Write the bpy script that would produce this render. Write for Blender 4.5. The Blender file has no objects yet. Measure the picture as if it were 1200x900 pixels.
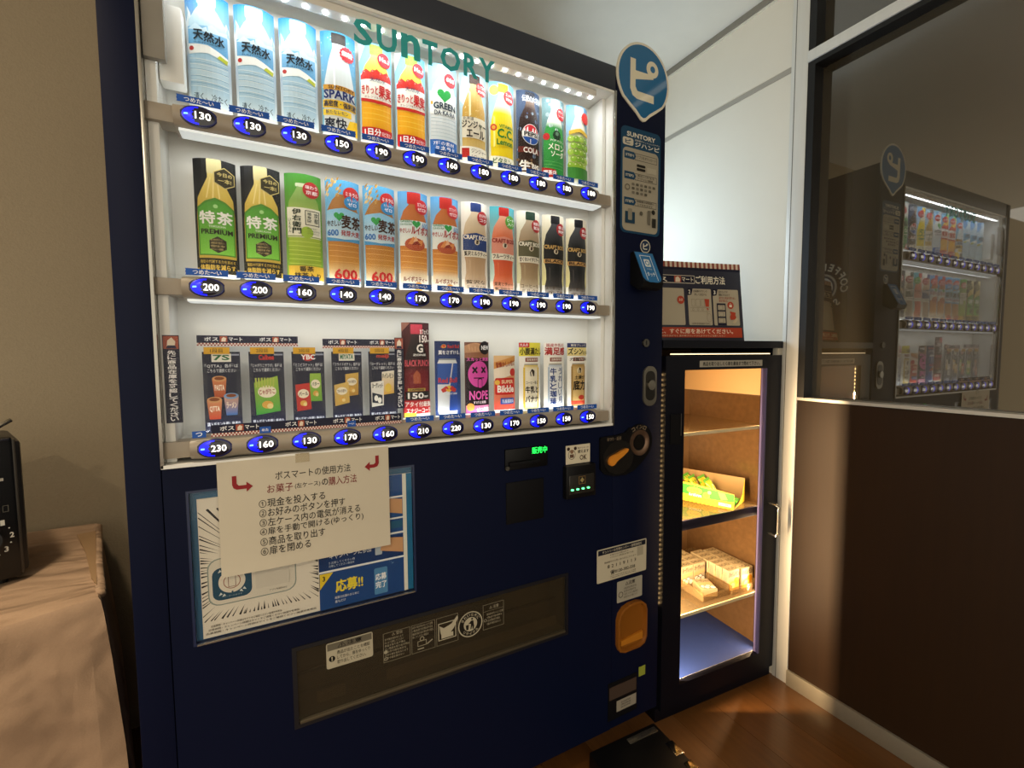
import bpy, bmesh, math, random
from mathutils import Vector, Matrix
random.seed(7)
SC = bpy.context.scene
COL = SC.collection
# ------------------------------------------------------------------ camera
F_PX = 526.9
cam_d = bpy.data.cameras.new('camera'); cam_d.sensor_width = 36.0; cam_d.lens = F_PX * 36.0 / 1200.0
cam_d.clip_start = 0.02
cam = bpy.data.objects.new('camera', cam_d); COL.objects.link(cam)
def cam_matrix(loc, yaw, pitch, roll):
    yaw, pitch, roll = map(math.radians, (yaw, pitch, roll))
    f = Vector((-math.sin(yaw) * math.cos(pitch), math.cos(yaw) * math.cos(pitch), math.sin(pitch)))
    r = Vector((math.cos(yaw), math.sin(yaw), 0)); u = r.cross(f)
    r2 = r * math.cos(roll) + u * math.sin(roll); u2 = -r * math.sin(roll) + u * math.cos(roll)
    m = Matrix((r2, u2, -f)).transposed().to_4x4(); m.translation = loc
    return m
cam.matrix_world = cam_matrix(Vector((0.1027, -0.9320, 1.1024)), -27.466, -3.650, -0.345)
SC.camera = cam
# ------------------------------------------------------------------ world, exposure
w = bpy.data.worlds.new('world'); SC.world = w; w.use_nodes = True
w.node_tree.nodes['Background'].inputs[0].default_value = (1.0, 0.90, 0.72, 1)
w.node_tree.nodes['Background'].inputs[1].default_value = 1.3
SC.view_settings.view_transform = 'Standard'; SC.view_settings.look = 'None'
SC.view_settings.exposure = 0.0; SC.view_settings.gamma = 1.0
SC.view_settings.use_curve_mapping = False
SC.cycles.use_denoising = True
SC.cycles.max_bounces = 10; SC.cycles.transparent_max_bounces = 16
SC.cycles.sample_clamp_indirect = 4.0
SC.cycles.caustics_reflective = False; SC.cycles.caustics_refractive = False
P_ROOM, P_DOWN, P_TOP, P_RAIL, P_CASE, P_COOL = 16.0, 4.0, 1.0, 0.30, 17.0, 5.8

# ------------------------------------------------------------------ helpers
def lin(c):
    if isinstance(c, str):
        c = c.lstrip('#'); c = [int(c[i:i + 2], 16) / 255 for i in (0, 2, 4)]
    return tuple(((x + 0.055) / 1.055) ** 2.4 if x > 0.04045 else x / 12.92 for x in c)
MATS = {}
def mat(name, c=None, rough=0.5, metal=0.0, spec=0.5, emit=None, es=0.0, noise=0.0, nscale=30.0, bump=0.0, ior=1.5, stretch=None, coat=0.0):
    if name in MATS: return MATS[name]
    m = bpy.data.materials.new(name); m.use_nodes = True
    nt = m.node_tree; b = nt.nodes['Principled BSDF']
    col = lin(c) if c else (0.8, 0.8, 0.8)
    b.inputs['Base Color'].default_value = (*col, 1); b.inputs['Roughness'].default_value = rough
    b.inputs['Metallic'].default_value = metal; b.inputs['Specular IOR Level'].default_value = spec
    b.inputs['IOR'].default_value = ior; b.inputs['Coat Weight'].default_value = coat
    if emit:
        b.inputs['Emission Color'].default_value = (*lin(emit), 1); b.inputs['Emission Strength'].default_value = es
    if noise or bump:
        tc = nt.nodes.new('ShaderNodeTexCoord'); mp = nt.nodes.new('ShaderNodeMapping')
        nz = nt.nodes.new('ShaderNodeTexNoise'); nz.inputs['Scale'].default_value = nscale; nz.inputs['Detail'].default_value = 6
        if stretch: mp.inputs['Scale'].default_value = stretch
        nt.links.new(tc.outputs['Object'], mp.inputs[0]); nt.links.new(mp.outputs[0], nz.inputs[0])
        if noise:
            mx = nt.nodes.new('ShaderNodeMix'); mx.data_type = 'RGBA'
            mx.inputs[6].default_value = (*[x * (1 - noise) for x in col], 1)
            mx.inputs[7].default_value = (*[min(1, x * (1 + noise)) for x in col], 1)
            nt.links.new(nz.outputs[0], mx.inputs[0]); nt.links.new(mx.outputs[2], b.inputs['Base Color'])
        if bump:
            bp = nt.nodes.new('ShaderNodeBump'); bp.inputs['Strength'].default_value = bump; bp.inputs['Distance'].default_value = 0.002
            nt.links.new(nz.outputs[0], bp.inputs['Height']); nt.links.new(bp.outputs[0], b.inputs['Normal'])
    MATS[name] = m; return m
def clear_mat(name, tint='#ffffff', ior=1.45, rough=0.0, body=0.0, bodycol='#808080'):
    if name in MATS: return MATS[name]
    m = bpy.data.materials.new(name); m.use_nodes = True; nt = m.node_tree; nt.nodes.clear()
    out = nt.nodes.new('ShaderNodeOutputMaterial'); tr = nt.nodes.new('ShaderNodeBsdfTransparent'); gl = nt.nodes.new('ShaderNodeBsdfGlossy')
    # Schlick reflectance from the facing angle, the same on both faces of the sheet
    lw = nt.nodes.new('ShaderNodeLayerWeight'); lw.inputs[0].default_value = 0.5; mx = nt.nodes.new('ShaderNodeMixShader')
    pw = nt.nodes.new('ShaderNodeMath'); pw.operation = 'POWER'; pw.inputs[1].default_value = 5.0; nt.links.new(lw.outputs['Facing'], pw.inputs[0])
    fr = nt.nodes.new('ShaderNodeMath'); fr.operation = 'MULTIPLY_ADD'; f0 = ((ior - 1) / (ior + 1)) ** 2
    fr.inputs[1].default_value = 1 - f0; fr.inputs[2].default_value = f0; nt.links.new(pw.outputs[0], fr.inputs[0])
    tr.inputs[0].default_value = (*lin(tint), 1); gl.inputs['Roughness'].default_value = rough
    src = tr.outputs[0]
    if body:
        df = nt.nodes.new('ShaderNodeBsdfDiffuse'); df.inputs[0].default_value = (*lin(bodycol), 1)
        m2 = nt.nodes.new('ShaderNodeMixShader'); m2.inputs[0].default_value = body
        nt.links.new(tr.outputs[0], m2.inputs[1]); nt.links.new(df.outputs[0], m2.inputs[2]); src = m2.outputs[0]
    nt.links.new(fr.outputs[0], mx.inputs[0]); nt.links.new(src, mx.inputs[1]); nt.links.new(gl.outputs[0], mx.inputs[2])
    nt.links.new(mx.outputs[0], out.inputs[0]); MATS[name] = m; return m
def print_mat(name, rough=0.42, emit=0.0):
    if name in MATS: return MATS[name]
    m = bpy.data.materials.new(name); m.use_nodes = True; nt = m.node_tree; b = nt.nodes['Principled BSDF']
    a = nt.nodes.new('ShaderNodeVertexColor'); a.layer_name = 'ink'
    nt.links.new(a.outputs[0], b.inputs['Base Color']); b.inputs['Roughness'].default_value = rough; b.inputs['Specular IOR Level'].default_value = 0.5 if rough < 0.3 else 0.2
    if emit:
        nt.links.new(a.outputs[0], b.inputs['Emission Color']); b.inputs['Emission Strength'].default_value = emit
    MATS[name] = m; return m
def link(o, parent=None):
    COL.objects.link(o)
    if parent is not None: o.parent = parent
    return o
def tag(o, label, cat, group=None, kind=None):
    if label: o['label'] = label
    if cat: o['category'] = cat
    if group: o['group'] = group
    if kind: o['kind'] = kind
    return o
def thing(name, label, cat, loc=(0, 0, 0), rotz=0.0, group=None):
    o = bpy.data.objects.new(name, None); o.empty_display_size = 0.05
    o.location = loc; o.rotation_euler = (0, 0, rotz); COL.objects.link(o)
    return tag(o, label, cat, group)
def obj(name, bm, mats, parent=None, smooth=False):
    me = bpy.data.meshes.new(name)
    bmesh.ops.recalc_face_normals(bm, faces=bm.faces)
    bm.to_mesh(me); bm.free()
    for m in (mats if isinstance(mats, (list, tuple)) else [mats]): me.materials.append(m)
    if smooth:
        for p in me.polygons: p.use_smooth = True
        if smooth != 'full': me.set_sharp_from_angle(angle=math.radians(38))
    return link(bpy.data.objects.new(name, me), parent)
def box(bm, x0, x1, y0, y1, z0, z1, mi=0, bev=0.0):
    t = bmesh.new() if bev else bm
    vs = [t.verts.new((x, y, z)) for z in (z0, z1) for y in (y0, y1) for x in (x0, x1)]
    fs = [(0, 2, 3, 1), (4, 5, 7, 6), (0, 1, 5, 4), (2, 6, 7, 3), (0, 4, 6, 2), (1, 3, 7, 5)]
    for f in fs:
        fc = t.faces.new([vs[i] for i in f]); fc.material_index = mi
    if bev:
        bmesh.ops.bevel(t, geom=list(t.edges), offset=bev, segments=2, affect='EDGES', profile=0.6)
        for f in t.faces: f.material_index = mi
        me = bpy.data.meshes.new('tmp'); t.to_mesh(me); t.free(); bm.from_mesh(me); bpy.data.meshes.remove(me)
    return bm
def boxo(name, x0, x1, y0, y1, z0, z1, m, parent=None, bev=0.0):
    return obj(name, box(bmesh.new(), x0, x1, y0, y1, z0, z1, 0, bev), m, parent, smooth=bool(bev))
def prism(bm, pts, axis, a0, a1, mi=0):
    """extrude a 2-D outline; axis 'y': pts are (x,z); 'x': (y,z); 'z': (x,y)"""
    def p3(p, a): return {'y': (p[0], a, p[1]), 'x': (a, p[0], p[1]), 'z': (p[0], p[1], a)}[axis]
    A = [bm.verts.new(p3(p, a0)) for p in pts]; B = [bm.verts.new(p3(p, a1)) for p in pts]
    n = len(pts); fs = [bm.faces.new(A), bm.faces.new(B[::-1])]
    for i in range(n): fs.append(bm.faces.new((A[i], B[i], B[(i + 1) % n], A[(i + 1) % n])))
    for f in fs: f.material_index = mi
    return bm
def plate(bm, x0, x1, z0, z1, y0, y1, holes, mi=0):
    """front plate in the xz plane with rectangular holes, made of cells without inner faces"""
    xs = sorted({x0, x1, *[v for h in holes for v in h[:2]]}); zs = sorted({z0, z1, *[v for h in holes for v in h[2:]]})
    def solid(i, j):
        if not (0 <= i < len(xs) - 1 and 0 <= j < len(zs) - 1): return False
        cx, cz = (xs[i] + xs[i + 1]) / 2, (zs[j] + zs[j + 1]) / 2
        return not any(h[0] < cx < h[1] and h[2] < cz < h[3] for h in holes)
    def q(*p):
        f = bm.faces.new([bm.verts.new(v) for v in p]); f.material_index = mi
    for i in range(len(xs) - 1):
        for j in range(len(zs) - 1):
            if not solid(i, j): continue
            a, b, c, d = xs[i], xs[i + 1], zs[j], zs[j + 1]
            q((a, y0, c), (b, y0, c), (b, y0, d), (a, y0, d)); q((a, y1, c), (a, y1, d), (b, y1, d), (b, y1, c))
            if not solid(i - 1, j): q((a, y0, c), (a, y0, d), (a, y1, d), (a, y1, c))
            if not solid(i + 1, j): q((b, y0, c), (b, y1, c), (b, y1, d), (b, y0, d))
            if not solid(i, j - 1): q((a, y0, c), (a, y1, c), (b, y1, c), (b, y0, c))
            if not solid(i, j + 1): q((a, y0, d), (b, y0, d), (b, y1, d), (a, y1, d))
    bmesh.ops.remove_doubles(bm, verts=bm.verts, dist=1e-6)
    return bm
def ring(cx, cz, rx, rz, n=28, a0=0.0, a1=2 * math.pi, close=True):
    k = n if close else n + 1
    return [(cx + rx * math.cos(a0 + (a1 - a0) * i / n), cz + rz * math.sin(a0 + (a1 - a0) * i / n)) for i in range(k)]
def rrect(x0, x1, z0, z1, r, n=5):
    out = []
    for cx, cz, a in ((x1 - r, z0 + r, -90), (x1 - r, z1 - r, 0), (x0 + r, z1 - r, 90), (x0 + r, z0 + r, 180)):
        out += [(cx + r * math.cos(math.radians(a + 90 * i / n)), cz + r * math.sin(math.radians(a + 90 * i / n))) for i in range(n + 1)]
    return out
def tube(bm, pts, r, n=8, mi=0, cap=True):
    rings = []
    for i, p in enumerate(pts):
        p = Vector(p); d = (Vector(pts[min(i + 1, len(pts) - 1)]) - Vector(pts[max(i - 1, 0)])).normalized()
        up = Vector((0, 0, 1)) if abs(d.z) < 0.9 else Vector((1, 0, 0))
        s = d.cross(up).normalized(); t = d.cross(s)
        rings.append([bm.verts.new(p + s * r * math.cos(2 * math.pi * k / n) + t * r * math.sin(2 * math.pi * k / n)) for k in range(n)])
    for A, B in zip(rings, rings[1:]):
        for k in range(n):
            f = bm.faces.new((A[k], A[(k + 1) % n], B[(k + 1) % n], B[k])); f.material_index = mi
    if cap:
        for R_ in (rings[0], rings[-1]):
            f = bm.faces.new(R_); f.material_index = mi
    return bm
def area(name, loc, target, sx, sy, power, col, parent=None):
    l = bpy.data.lights.new(name, 'AREA'); l.shape = 'RECTANGLE'; l.size = sx; l.size_y = sy; l.energy = power; l.color = col
    o = bpy.data.objects.new(name, l); o.location = loc
    d = (Vector(target) - Vector(loc)).normalized()
    o.rotation_euler = d.to_track_quat('-Z', 'Y').to_euler()
    return link(o, parent)

# ---- lettering: glyph outlines as cached meshes, fitted into a box
GLYPH = {}
def glyphs(s, bold=0.0):
    bold = min(bold, (0.012 if len(s) == 1 else 0.004) if any(ord(c) > 0x2000 for c in s) else 0.03); key = (s, bold)
    if key not in GLYPH:
        c = bpy.data.curves.new('glyph', 'FONT'); c.body = s; c.offset = bold; c.resolution_u = 2; c.fill_mode = 'FRONT'
        o = bpy.data.objects.new('glyph', c)
        me = bpy.data.meshes.new_from_object(o)
        V = [(v.co.x, v.co.y) for v in me.vertices]; Fs = [tuple(p.vertices) for p in me.polygons]
        bpy.data.objects.remove(o); bpy.data.curves.remove(c); bpy.data.meshes.remove(me)
        if not V: V = [(0, 0), (1, 1)]
        x0 = min(v[0] for v in V); x1 = max(v[0] for v in V); y0 = min(v[1] for v in V); y1 = max(v[1] for v in V)
        GLYPH[key] = ([((x - x0) / max(x1 - x0, 1e-6), (y - y0) / max(y1 - y0, 1e-6)) for x, y in V], Fs, (x1 - x0) / max(y1 - y0, 1e-6))
    return GLYPH[key]
class Art:
    """flat print: coloured shapes in (u,v) metres, later laid on a plane or bent round a card"""
    def __init__(s, W=1.0, H=1.0, eps=6e-5):
        s.W, s.H, s.eps, s.L = W, H, eps, 1
        s.bm = bmesh.new(); s.ink = s.bm.loops.layers.float_color.new('ink')
    def face(s, pts, cols):
        try: f = s.bm.faces.new([s.bm.verts.new((p[0], p[1], s.L)) for p in pts])
        except ValueError: return
        for lp, c in zip(f.loops, cols): lp[s.ink] = (*c, 1)
    def P(s, pts, c, c2=None):
        pts = [(u * s.W, v * s.H) for u, v in pts]; a = lin(c)
        if c2:
            b = lin(c2); lo = min(p[1] for p in pts); hi = max(p[1] for p in pts)
            cols = [tuple(x + (y - x) * (p[1] - lo) / max(hi - lo, 1e-9) for x, y in zip(a, b)) for p in pts]
        else: cols = [a] * len(pts)
        s.face(pts, cols); s.L += 1; return s
    def R(s, u0, v0, u1, v1, c, c2=None): return s.P([(u0, v0), (u1, v0), (u1, v1), (u0, v1)], c, c2)
    def E(s, cu, cv, ru, c, asp=None, n=20, rv=None):
        rv = ru * s.W / s.H if rv is None else rv
        return s.P(ring(cu, cv, ru, rv, n), c)
    def O(s, cu, cv, ru, rv, wd, c, n=28):            # ring outline
        A = ring(cu, cv, ru, rv, n); k = (ru - wd) / ru; Bq = ring(cu, cv, ru - wd, rv - wd * s.W / s.H, n); cl = lin(c)
        for i in range(n):
            j = (i + 1) % n; s.face([(p[0] * s.W, p[1] * s.H) for p in (A[i], A[j], Bq[j], Bq[i])], [cl] * 4)
        s.L += 1; return s
    def FR(s, u0, v0, u1, v1, wd, c):                 # rectangular outline
        h = wd * s.W / s.H; cl = lin(c)
        for a in ((u0, v0, u1, v0 + h), (u0, v1 - h, u1, v1), (u0, v0 + h, u0 + wd, v1 - h), (u1 - wd, v0 + h, u1, v1 - h)):
            s.face([(a[0] * s.W, a[1] * s.H), (a[2] * s.W, a[1] * s.H), (a[2] * s.W, a[3] * s.H), (a[0] * s.W, a[3] * s.H)], [cl] * 4)
        s.L += 1; return s
    def RR(s, u0, v0, u1, v1, r, c, c2=None):
        pts = [(x / s.W, z / s.H) for x, z in rrect(u0 * s.W, u1 * s.W, v0 * s.H, v1 * s.H, r * s.W, 4)]
        return s.P(pts, c, c2)
    def S(s, cu, cv, ru, c, n=14, k=0.84):            # burst badge
        pts = []
        for i in range(2 * n):
            r = ru if i % 2 == 0 else ru * k; a = math.pi * i / n
            pts.append((cu + r * math.cos(a), cv + r * math.sin(a) * s.W / s.H))
        return s.P(pts, c)
    def B(s, prof, stops, cu=0.0, n=1):               # silhouette from (v, halfwidth) rows, colour stops (v, colour)
        def at(v):
            if v <= stops[0][0]: return lin(stops[0][1])
            for (a, ca), (b, cb) in zip(stops, stops[1:]):
                if v <= b:
                    t = (v - a) / max(b - a, 1e-9); return tuple(x + (y - x) * t for x, y in zip(lin(ca), lin(cb)))
            return lin(stops[-1][1])
        rows = []
        for (v0, h0), (v1, h1) in zip(prof, prof[1:]):
            k = max(1, int((v1 - v0) / 0.06))
            rows += [(v0 + (v1 - v0) * i / k, h0 + (h1 - h0) * i / k) for i in range(k)]
        rows.append(prof[-1])
        for (v0, h0), (v1, h1) in zip(rows, rows[1:]):
            a, b = at(v0), at(v1)
            if v1 - v0 < 1e-6: continue
            s.face([((cu - h0) * s.W, v0 * s.H), ((cu + h0) * s.W, v0 * s.H), ((cu + h1) * s.W, v1 * s.H), ((cu - h1) * s.W, v1 * s.H)], [a, a, b, b])
        s.L += 1; return s
    def T(s, t, u0, v0, u1, v1, c, b=0.02, keep=False, rot=0.0, arc=0.0, _again=False):
        V, Fs, asp = glyphs(t, b); cl = lin(c)
        if b >= 0.03 and not _again and any(ord(ch) > 0x2000 for ch in t):   # heavy type: overprint with a small shift
            q = (0.026 if b >= 0.05 else 0.018) * (v1 - v0) * s.H / s.W; q2 = q * s.W / s.H
            for du, dv in ((q, 0), (-q, 0), (0, q2), (0, -q2)):
                s.T(t, u0 + du, v0 + dv, u1 + du, v1 + dv, c, b, keep, rot, arc, True); s.L -= 0.8
        if keep:                                       # keep the letter shapes, centre in the box
            h = (v1 - v0) * s.H; wd = asp * h; mw = (u1 - u0) * s.W
            if wd > mw: h *= mw / wd; wd = mw
            cu = (u0 + u1) / 2 * s.W; cv = (v0 + v1) / 2 * s.H
            a0, a1, b0, b1 = cu - wd / 2, cu + wd / 2, cv - h / 2, cv + h / 2
        else: a0, a1, b0, b1 = u0 * s.W, u1 * s.W, v0 * s.H, v1 * s.H
        vs = []
        for x, y in V:
            px, py = a0 + (a1 - a0) * x, b0 + (b1 - b0) * y
            if rot:
                cx, cy = (a0 + a1) / 2, (b0 + b1) / 2; dx, dy = px - cx, py - cy
                px, py = cx + dx * math.cos(rot) - dy * math.sin(rot), cy + dx * math.sin(rot) + dy * math.cos(rot)
            if arc: py -= arc * ((x - 0.5) ** 2) * s.H
            vs.append(s.bm.verts.new((px, py, s.L)))
        for f in Fs:
            try: fc = s.bm.faces.new([vs[i] for i in f])
            except ValueError: continue
            for lp in fc.loops: lp[s.ink] = (*cl, 1)
        s.L += 1; return s
    def VT(s, t, u0, v0, u1, v1, c, b=0.02):
        h = (v1 - v0) / len(t)
        for i, ch in enumerate(t):
            k = 0.06 * h
            if ch in 'ー〜': s.T('|', (u0 + u1) / 2 - 0.1 * (u1 - u0), v1 - (i + 1) * h + k, (u0 + u1) / 2 + 0.1 * (u1 - u0), v1 - i * h - k, c, b)
            else: s.T(ch, u0, v1 - (i + 1) * h + k, u1, v1 - i * h - k, c, b)
            s.L -= 1
        s.L += 1; return s
    def ringtext(s, t, cu, cv, r, a0, a1, h, c, b=0.02, inside=False):
        """letters set round a circle, angles in degrees clockwise reading"""
        n = len(t)
        for i, ch in enumerate(t):
            if ch == ' ': continue
            a = math.radians(a0 + (a1 - a0) * (i + 0.5) / n); V, Fs, asp = glyphs(ch, b); cl = lin(c)
            vs = []
            for x, y in V:
                dx, dy = (x - 0.5) * min(asp, 1.0) * h, (y - 0.5) * h
                rot = a - math.pi / 2 if not inside else a + math.pi / 2
                px = cu * s.W + r * math.cos(a) + dx * math.cos(rot) - dy * math.sin(rot)
                py = cv * s.H + r * math.sin(a) + dx * math.sin(rot) + dy * math.cos(rot)
                vs.append(s.bm.verts.new((px, py, s.L)))
            for f in Fs:
                try: fc = s.bm.faces.new([vs[k] for k in f])
                except ValueError: continue
                for lp in fc.loops: lp[s.ink] = (*cl, 1)
        s.L += 1; return s
    def lines(s, u0, v0, u1, v1, n, c, seed=1, chars='商品を取り出す際は手や指を挟まないよう注意してください'):
        """rows of small print"""
        rnd = random.Random(seed); h = (v1 - v0) / n
        for i in range(n):
            k = rnd.randint(9, 14); st = rnd.randint(0, len(chars) - 1); t = (chars * 2)[st:st + k]
            s.T(t, u0, v1 - (i + 0.85) * h, u0 + (u1 - u0) * rnd.uniform(0.72, 1.0), v1 - (i + 0.12) * h, c, 0.01); s.L -= 1
        s.L += 1; return s
    def flat(s, name, parent, fn, m=None, base=0.0):
        """fn(u, v, d) -> (x,y,z), d = height above the sheet"""
        for v in s.bm.verts: v.co = Vector(fn(v.co.x, v.co.y, base + v.co.z * s.eps))
        me = bpy.data.meshes.new(name); s.bm.to_mesh(me); s.bm.free()
        me.materials.append(m or print_mat('printed_ink'))
        return link(bpy.data.objects.new(name, me), parent)
    def bent(s, name, parent, Rr, m=None, cuts=9, base=0.0006):
        for i in range(1, cuts):
            x = s.W * (-0.5 + i / cuts)
            g = list(s.bm.verts) + list(s.bm.edges) + list(s.bm.faces)
            bmesh.ops.bisect_plane(s.bm, geom=g, plane_co=(x, 0, 0), plane_no=(1, 0, 0), dist=1e-7)
        for v in s.bm.verts:
            th = v.co.x / Rr; r = Rr + base + v.co.z * s.eps
            v.co = Vector((r * math.sin(th), Rr - r * math.cos(th), v.co.y))
        me = bpy.data.meshes.new(name); s.bm.to_mesh(me); s.bm.free()
        me.materials.append(m or print_mat('printed_ink'))
        return link(bpy.data.objects.new(name, me), parent)
def on_front(x0, z0, y=0.0):
    return lambda u, v, d: (x0 + u, y - d, z0 + v)

# ------------------------------------------------------------------ the room
XW, YB, ZC = 1.578, 0.72, 2.268
XL, YF = -2.2, -2.7
M_ceil = mat('ceiling_paint', '#f0ede2', 0.85, noise=0.04, nscale=14, bump=0.15)
M_wallW = mat('white_wallboard', '#e8e2d2', 0.6, noise=0.03, nscale=8)
M_wallB = mat('beige_wallpaper', '#9c8d74', 0.85, noise=0.10, nscale=220, bump=0.5)
M_alu = mat('brushed_aluminium', '#e2e0d8', 0.38, 0.15, noise=0.08, nscale=60, stretch=(1, 1, 0.05))
M_black = mat('black_gasket', '#0b0b0c', 0.5)
def struct(o): o['kind'] = 'structure'; return o
struct(boxo('ceiling', XL, XW + 0.02, YF, YB + 0.02, ZC, ZC + 0.05, M_ceil))
struct(boxo('wall_back', -6.0, XW + 0.05, YB, YB + 0.05, -0.02, ZC, M_wallB))
# floor: dark stained planks running towards the back wall
fl = struct(boxo('floor', XL, XW + 0.05, YF, YB, -0.03, -0.004, mat('floor_underlay', '#1a0f08', 0.8)))
M_planks = []
for k, cc in enumerate(('#63401f', '#6b4522', '#5a3819', '#704b2a')):
    M_planks.append(mat('walnut_plank_%d' % k, cc, 0.30, noise=0.35, nscale=9, bump=0.05, stretch=(9, 0.7, 1)))
PW = 0.147
rnd = random.Random(3)
nplank = int((XW - XL) / PW) + 1
for i in range(nplank):
    x1 = XW - i * PW; x0 = max(XL, x1 - PW + 0.0012)
    y = YB - rnd.uniform(0.1, 0.9)
    edges = [YB]
    while y > YF: edges.append(y); y -= rnd.uniform(0.85, 1.1)
    edges.append(YF)
    for j in range(len(edges) - 1):
        boxo('floor_plank', x0, x1, edges[j + 1] + 0.0012, edges[j], -0.006, 0.0, M_planks[rnd.randrange(4)], fl)
# right side: white wallboard beside the machine, then posts, wood panel and dark glass
wr = struct(boxo('wall_right', XW, XW + 0.05, -0.028, YB, -0.02, ZC, M_wallW))
struct(boxo('trim_1', XW - 0.004, XW, -0.028, YB, 1.990, 2.006, mat('seam_filler', '#a9a498', 0.7)))
tr = struct(boxo('trim_2', XW - 0.012, XW, YF, YB, ZC - 0.020, ZC, mat('cornice_grey', '#8b867a', 0.6), bev=0.002))
boxo('cornice_bead', XW - 0.006, XW, YF, YB, ZC - 0.026, ZC - 0.0205, mat('cornice_white', '#e8e3d6', 0.5), tr)
M_wood = mat('dark_wood_laminate', '#2c1b0c', 0.5, spec=0.25, noise=0.22, nscale=14, stretch=(6, 6, 0.35), bump=0.04)
struct(boxo('wall_right_panel', XW, XW + 0.05, YF, -0.079, 0.05, 0.958, M_wood))
bb = boxo('baseboard_right', XW - 0.010, XW, YF, -0.079, 0.0, 0.052, mat('baseboard_steel', '#a39c8c', 0.45, 0.5, noise=0.05), bev=0.0015); struct(bb)
po = struct(boxo('trim_3', XW - 0.004, XW + 0.03, -0.079, -0.028, 0.0, ZC - 0.026, M_alu, bev=0.001))
boxo('post_groove', XW - 0.0045, XW, -0.0415, -0.0395, 0.0, ZC - 0.027, mat('groove_grey', '#6c6a64', 0.6), po)
wn = struct(boxo('window_1', XW - 0.006, XW + 0.05, YF, -0.079, 0.954, 0.963, mat('sill_white', '#cfccc4', 0.35, 0.3)))
boxo('window_mullion', XW - 0.008, XW + 0.05, YF, -0.079, 1.990, 2.022, M_alu, wn, bev=0.0015)
for q in ((-0.100, -0.079, 0.963, 1.990), (-0.100, -0.079, 2.022, ZC - 0.027), (YF, -0.100, 1.976, 1.990)):
    boxo('window_gasket', XW - 0.003, XW + 0.045, q[0], q[1], q[2], q[3], M_black, wn)
M_dglass = mat('dark_tinted_glass', '#40392b', 0.015, ior=2.5)
for z0, z1 in ((0.963, 1.976), (2.022, ZC - 0.027)):     # panes set back in the frame, a hair out of true
    gl2 = bmesh.new(); prism(gl2, [(XW + 0.042, -0.100), (XW + 0.006, YF), (XW + 0.06, YF), (XW + 0.06, -0.100)], 'z', z0, z1)
    obj('window_pane', gl2, M_dglass, wn)
# ceiling lamp behind the photographer
def ceiling_light(x, y, label, power, spread):
    lampr = thing('ceiling_light', label, 'light', (x, y, ZC - 0.012), 0, 'recessed ceiling lights')
    b_ = bmesh.new(); prism(b_, ring(0, 0, 0.095, 0.095, 32), 'z', 0.0, 0.013); obj('ring_frame', b_, M_wallW, lampr)
    b_ = bmesh.new(); prism(b_, ring(0, 0, 0.075, 0.075, 32), 'z', -0.002, 0.004); obj('diffuser', b_, mat('lamp_diffuser', '#fff1d8', 0.5, emit='#ffd9a0', es=3.0), lampr)
    ll = area('ceiling_lamp', (0.0, 0.0, -0.006), (0, 0, -1), 0.13, 0.13, power, (1.0, 0.82, 0.58), lampr); ll.data.spread = math.radians(spread)
ceiling_light(-0.80, -1.95, 'round recessed ceiling light out in the room before the machine', P_ROOM, 170)
ceiling_light(-0.50, -0.15, 'round recessed ceiling light over the covered table', P_DOWN, 75)
# unseen cool tube lamp added in the recess, inferred from the white wall's glow
wl = thing('unseen_wall_lamp', 'unseen cool white tube lamp added on the wall in the recess behind the snack cabinet', 'lamp', (1.13, 0.717, 1.20))
boxo('housing', -0.02, 0.02, -0.02, 0.004, 0.0, 0.60, M_wallW, wl, 0.003)
tu_ = bmesh.new(); tube(tu_, [(0, -0.032, 0.02), (0, -0.032, 0.58)], 0.012, 12); obj('tube', tu_, mat('tube_glow', '#eef6ff', 0.4, emit='#dcefff', es=4.0), wl, True)
area('tube_lamp', (0.0, -0.05, 0.30), (0.55, -0.9, 0.26), 0.03, 0.55, P_COOL, (0.70, 0.87, 1.0), wl)

# ------------------------------------------------------------------ the vending machine
VM = thing('vending_machine', 'large navy blue drink vending machine with lit display window', 'vending machine')
X0, X1, ZT, ZB = -0.126, 1.065, 1.833, 0.06
WX0, WX1, WZ0, WZ1 = -0.0765, 0.887, 0.918, 1.769
YI = 0.092
M_navy = mat('navy_enamel', '#0a112a', 0.48, spec=0.10, noise=0.03, nscale=200, bump=0.03)
M_white = mat('display_white', '#e9e9e4', 0.45, noise=0.02, nscale=12)
M_chrome = mat('window_trim_metal', '#a8a69f', 0.25, 0.9)
boxo('cabinet_body', X0, X1, 0.10, 0.70, 0.10, ZT, M_navy, VM, 0.003)
boxo('kick_plate', X0 + 0.02, X1 - 0.02, 0.06, 0.10, 0.012, 0.13, mat('kick_black', '#0a0a0d', 0.6), VM)
for lx in (X0 + 0.03, X1 - 0.09):
    for ly in (0.12, 0.60): boxo('leg', lx, lx + 0.06, ly, ly + 0.06, 0.0, 0.11, M_black, VM)
boxo('side_stile', X0, WX0 - 0.0012, 0.0, 0.10, ZB, ZT, M_navy, VM, 0.003)
boxo('side_stile', WX1 + 0.004, X1, 0.0, 0.10, ZB, ZT, M_navy, VM, 0.003)
boxo('top_fascia', WX0, WX1 + 0.003, 0.0, 0.10, WZ1 + 0.003, ZT, mat('navy_with_ceiling_sheen', '#2b313d', 0.35, spec=0.5), VM, 0.002)  # navy lightened: the ceiling's reflection is put into the base colour
TR = (0.111, 0.742, 0.384, 0.540)     # delivery opening
PR = (-0.046, 0.352, 0.594, 0.872)    # poster recess
obj('lower_panel', plate(bmesh.new(), WX0, WX1 + 0.003, ZB, WZ0 - 0.0035, 0.0, 0.10, [TR, PR]), M_navy, VM)
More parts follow.
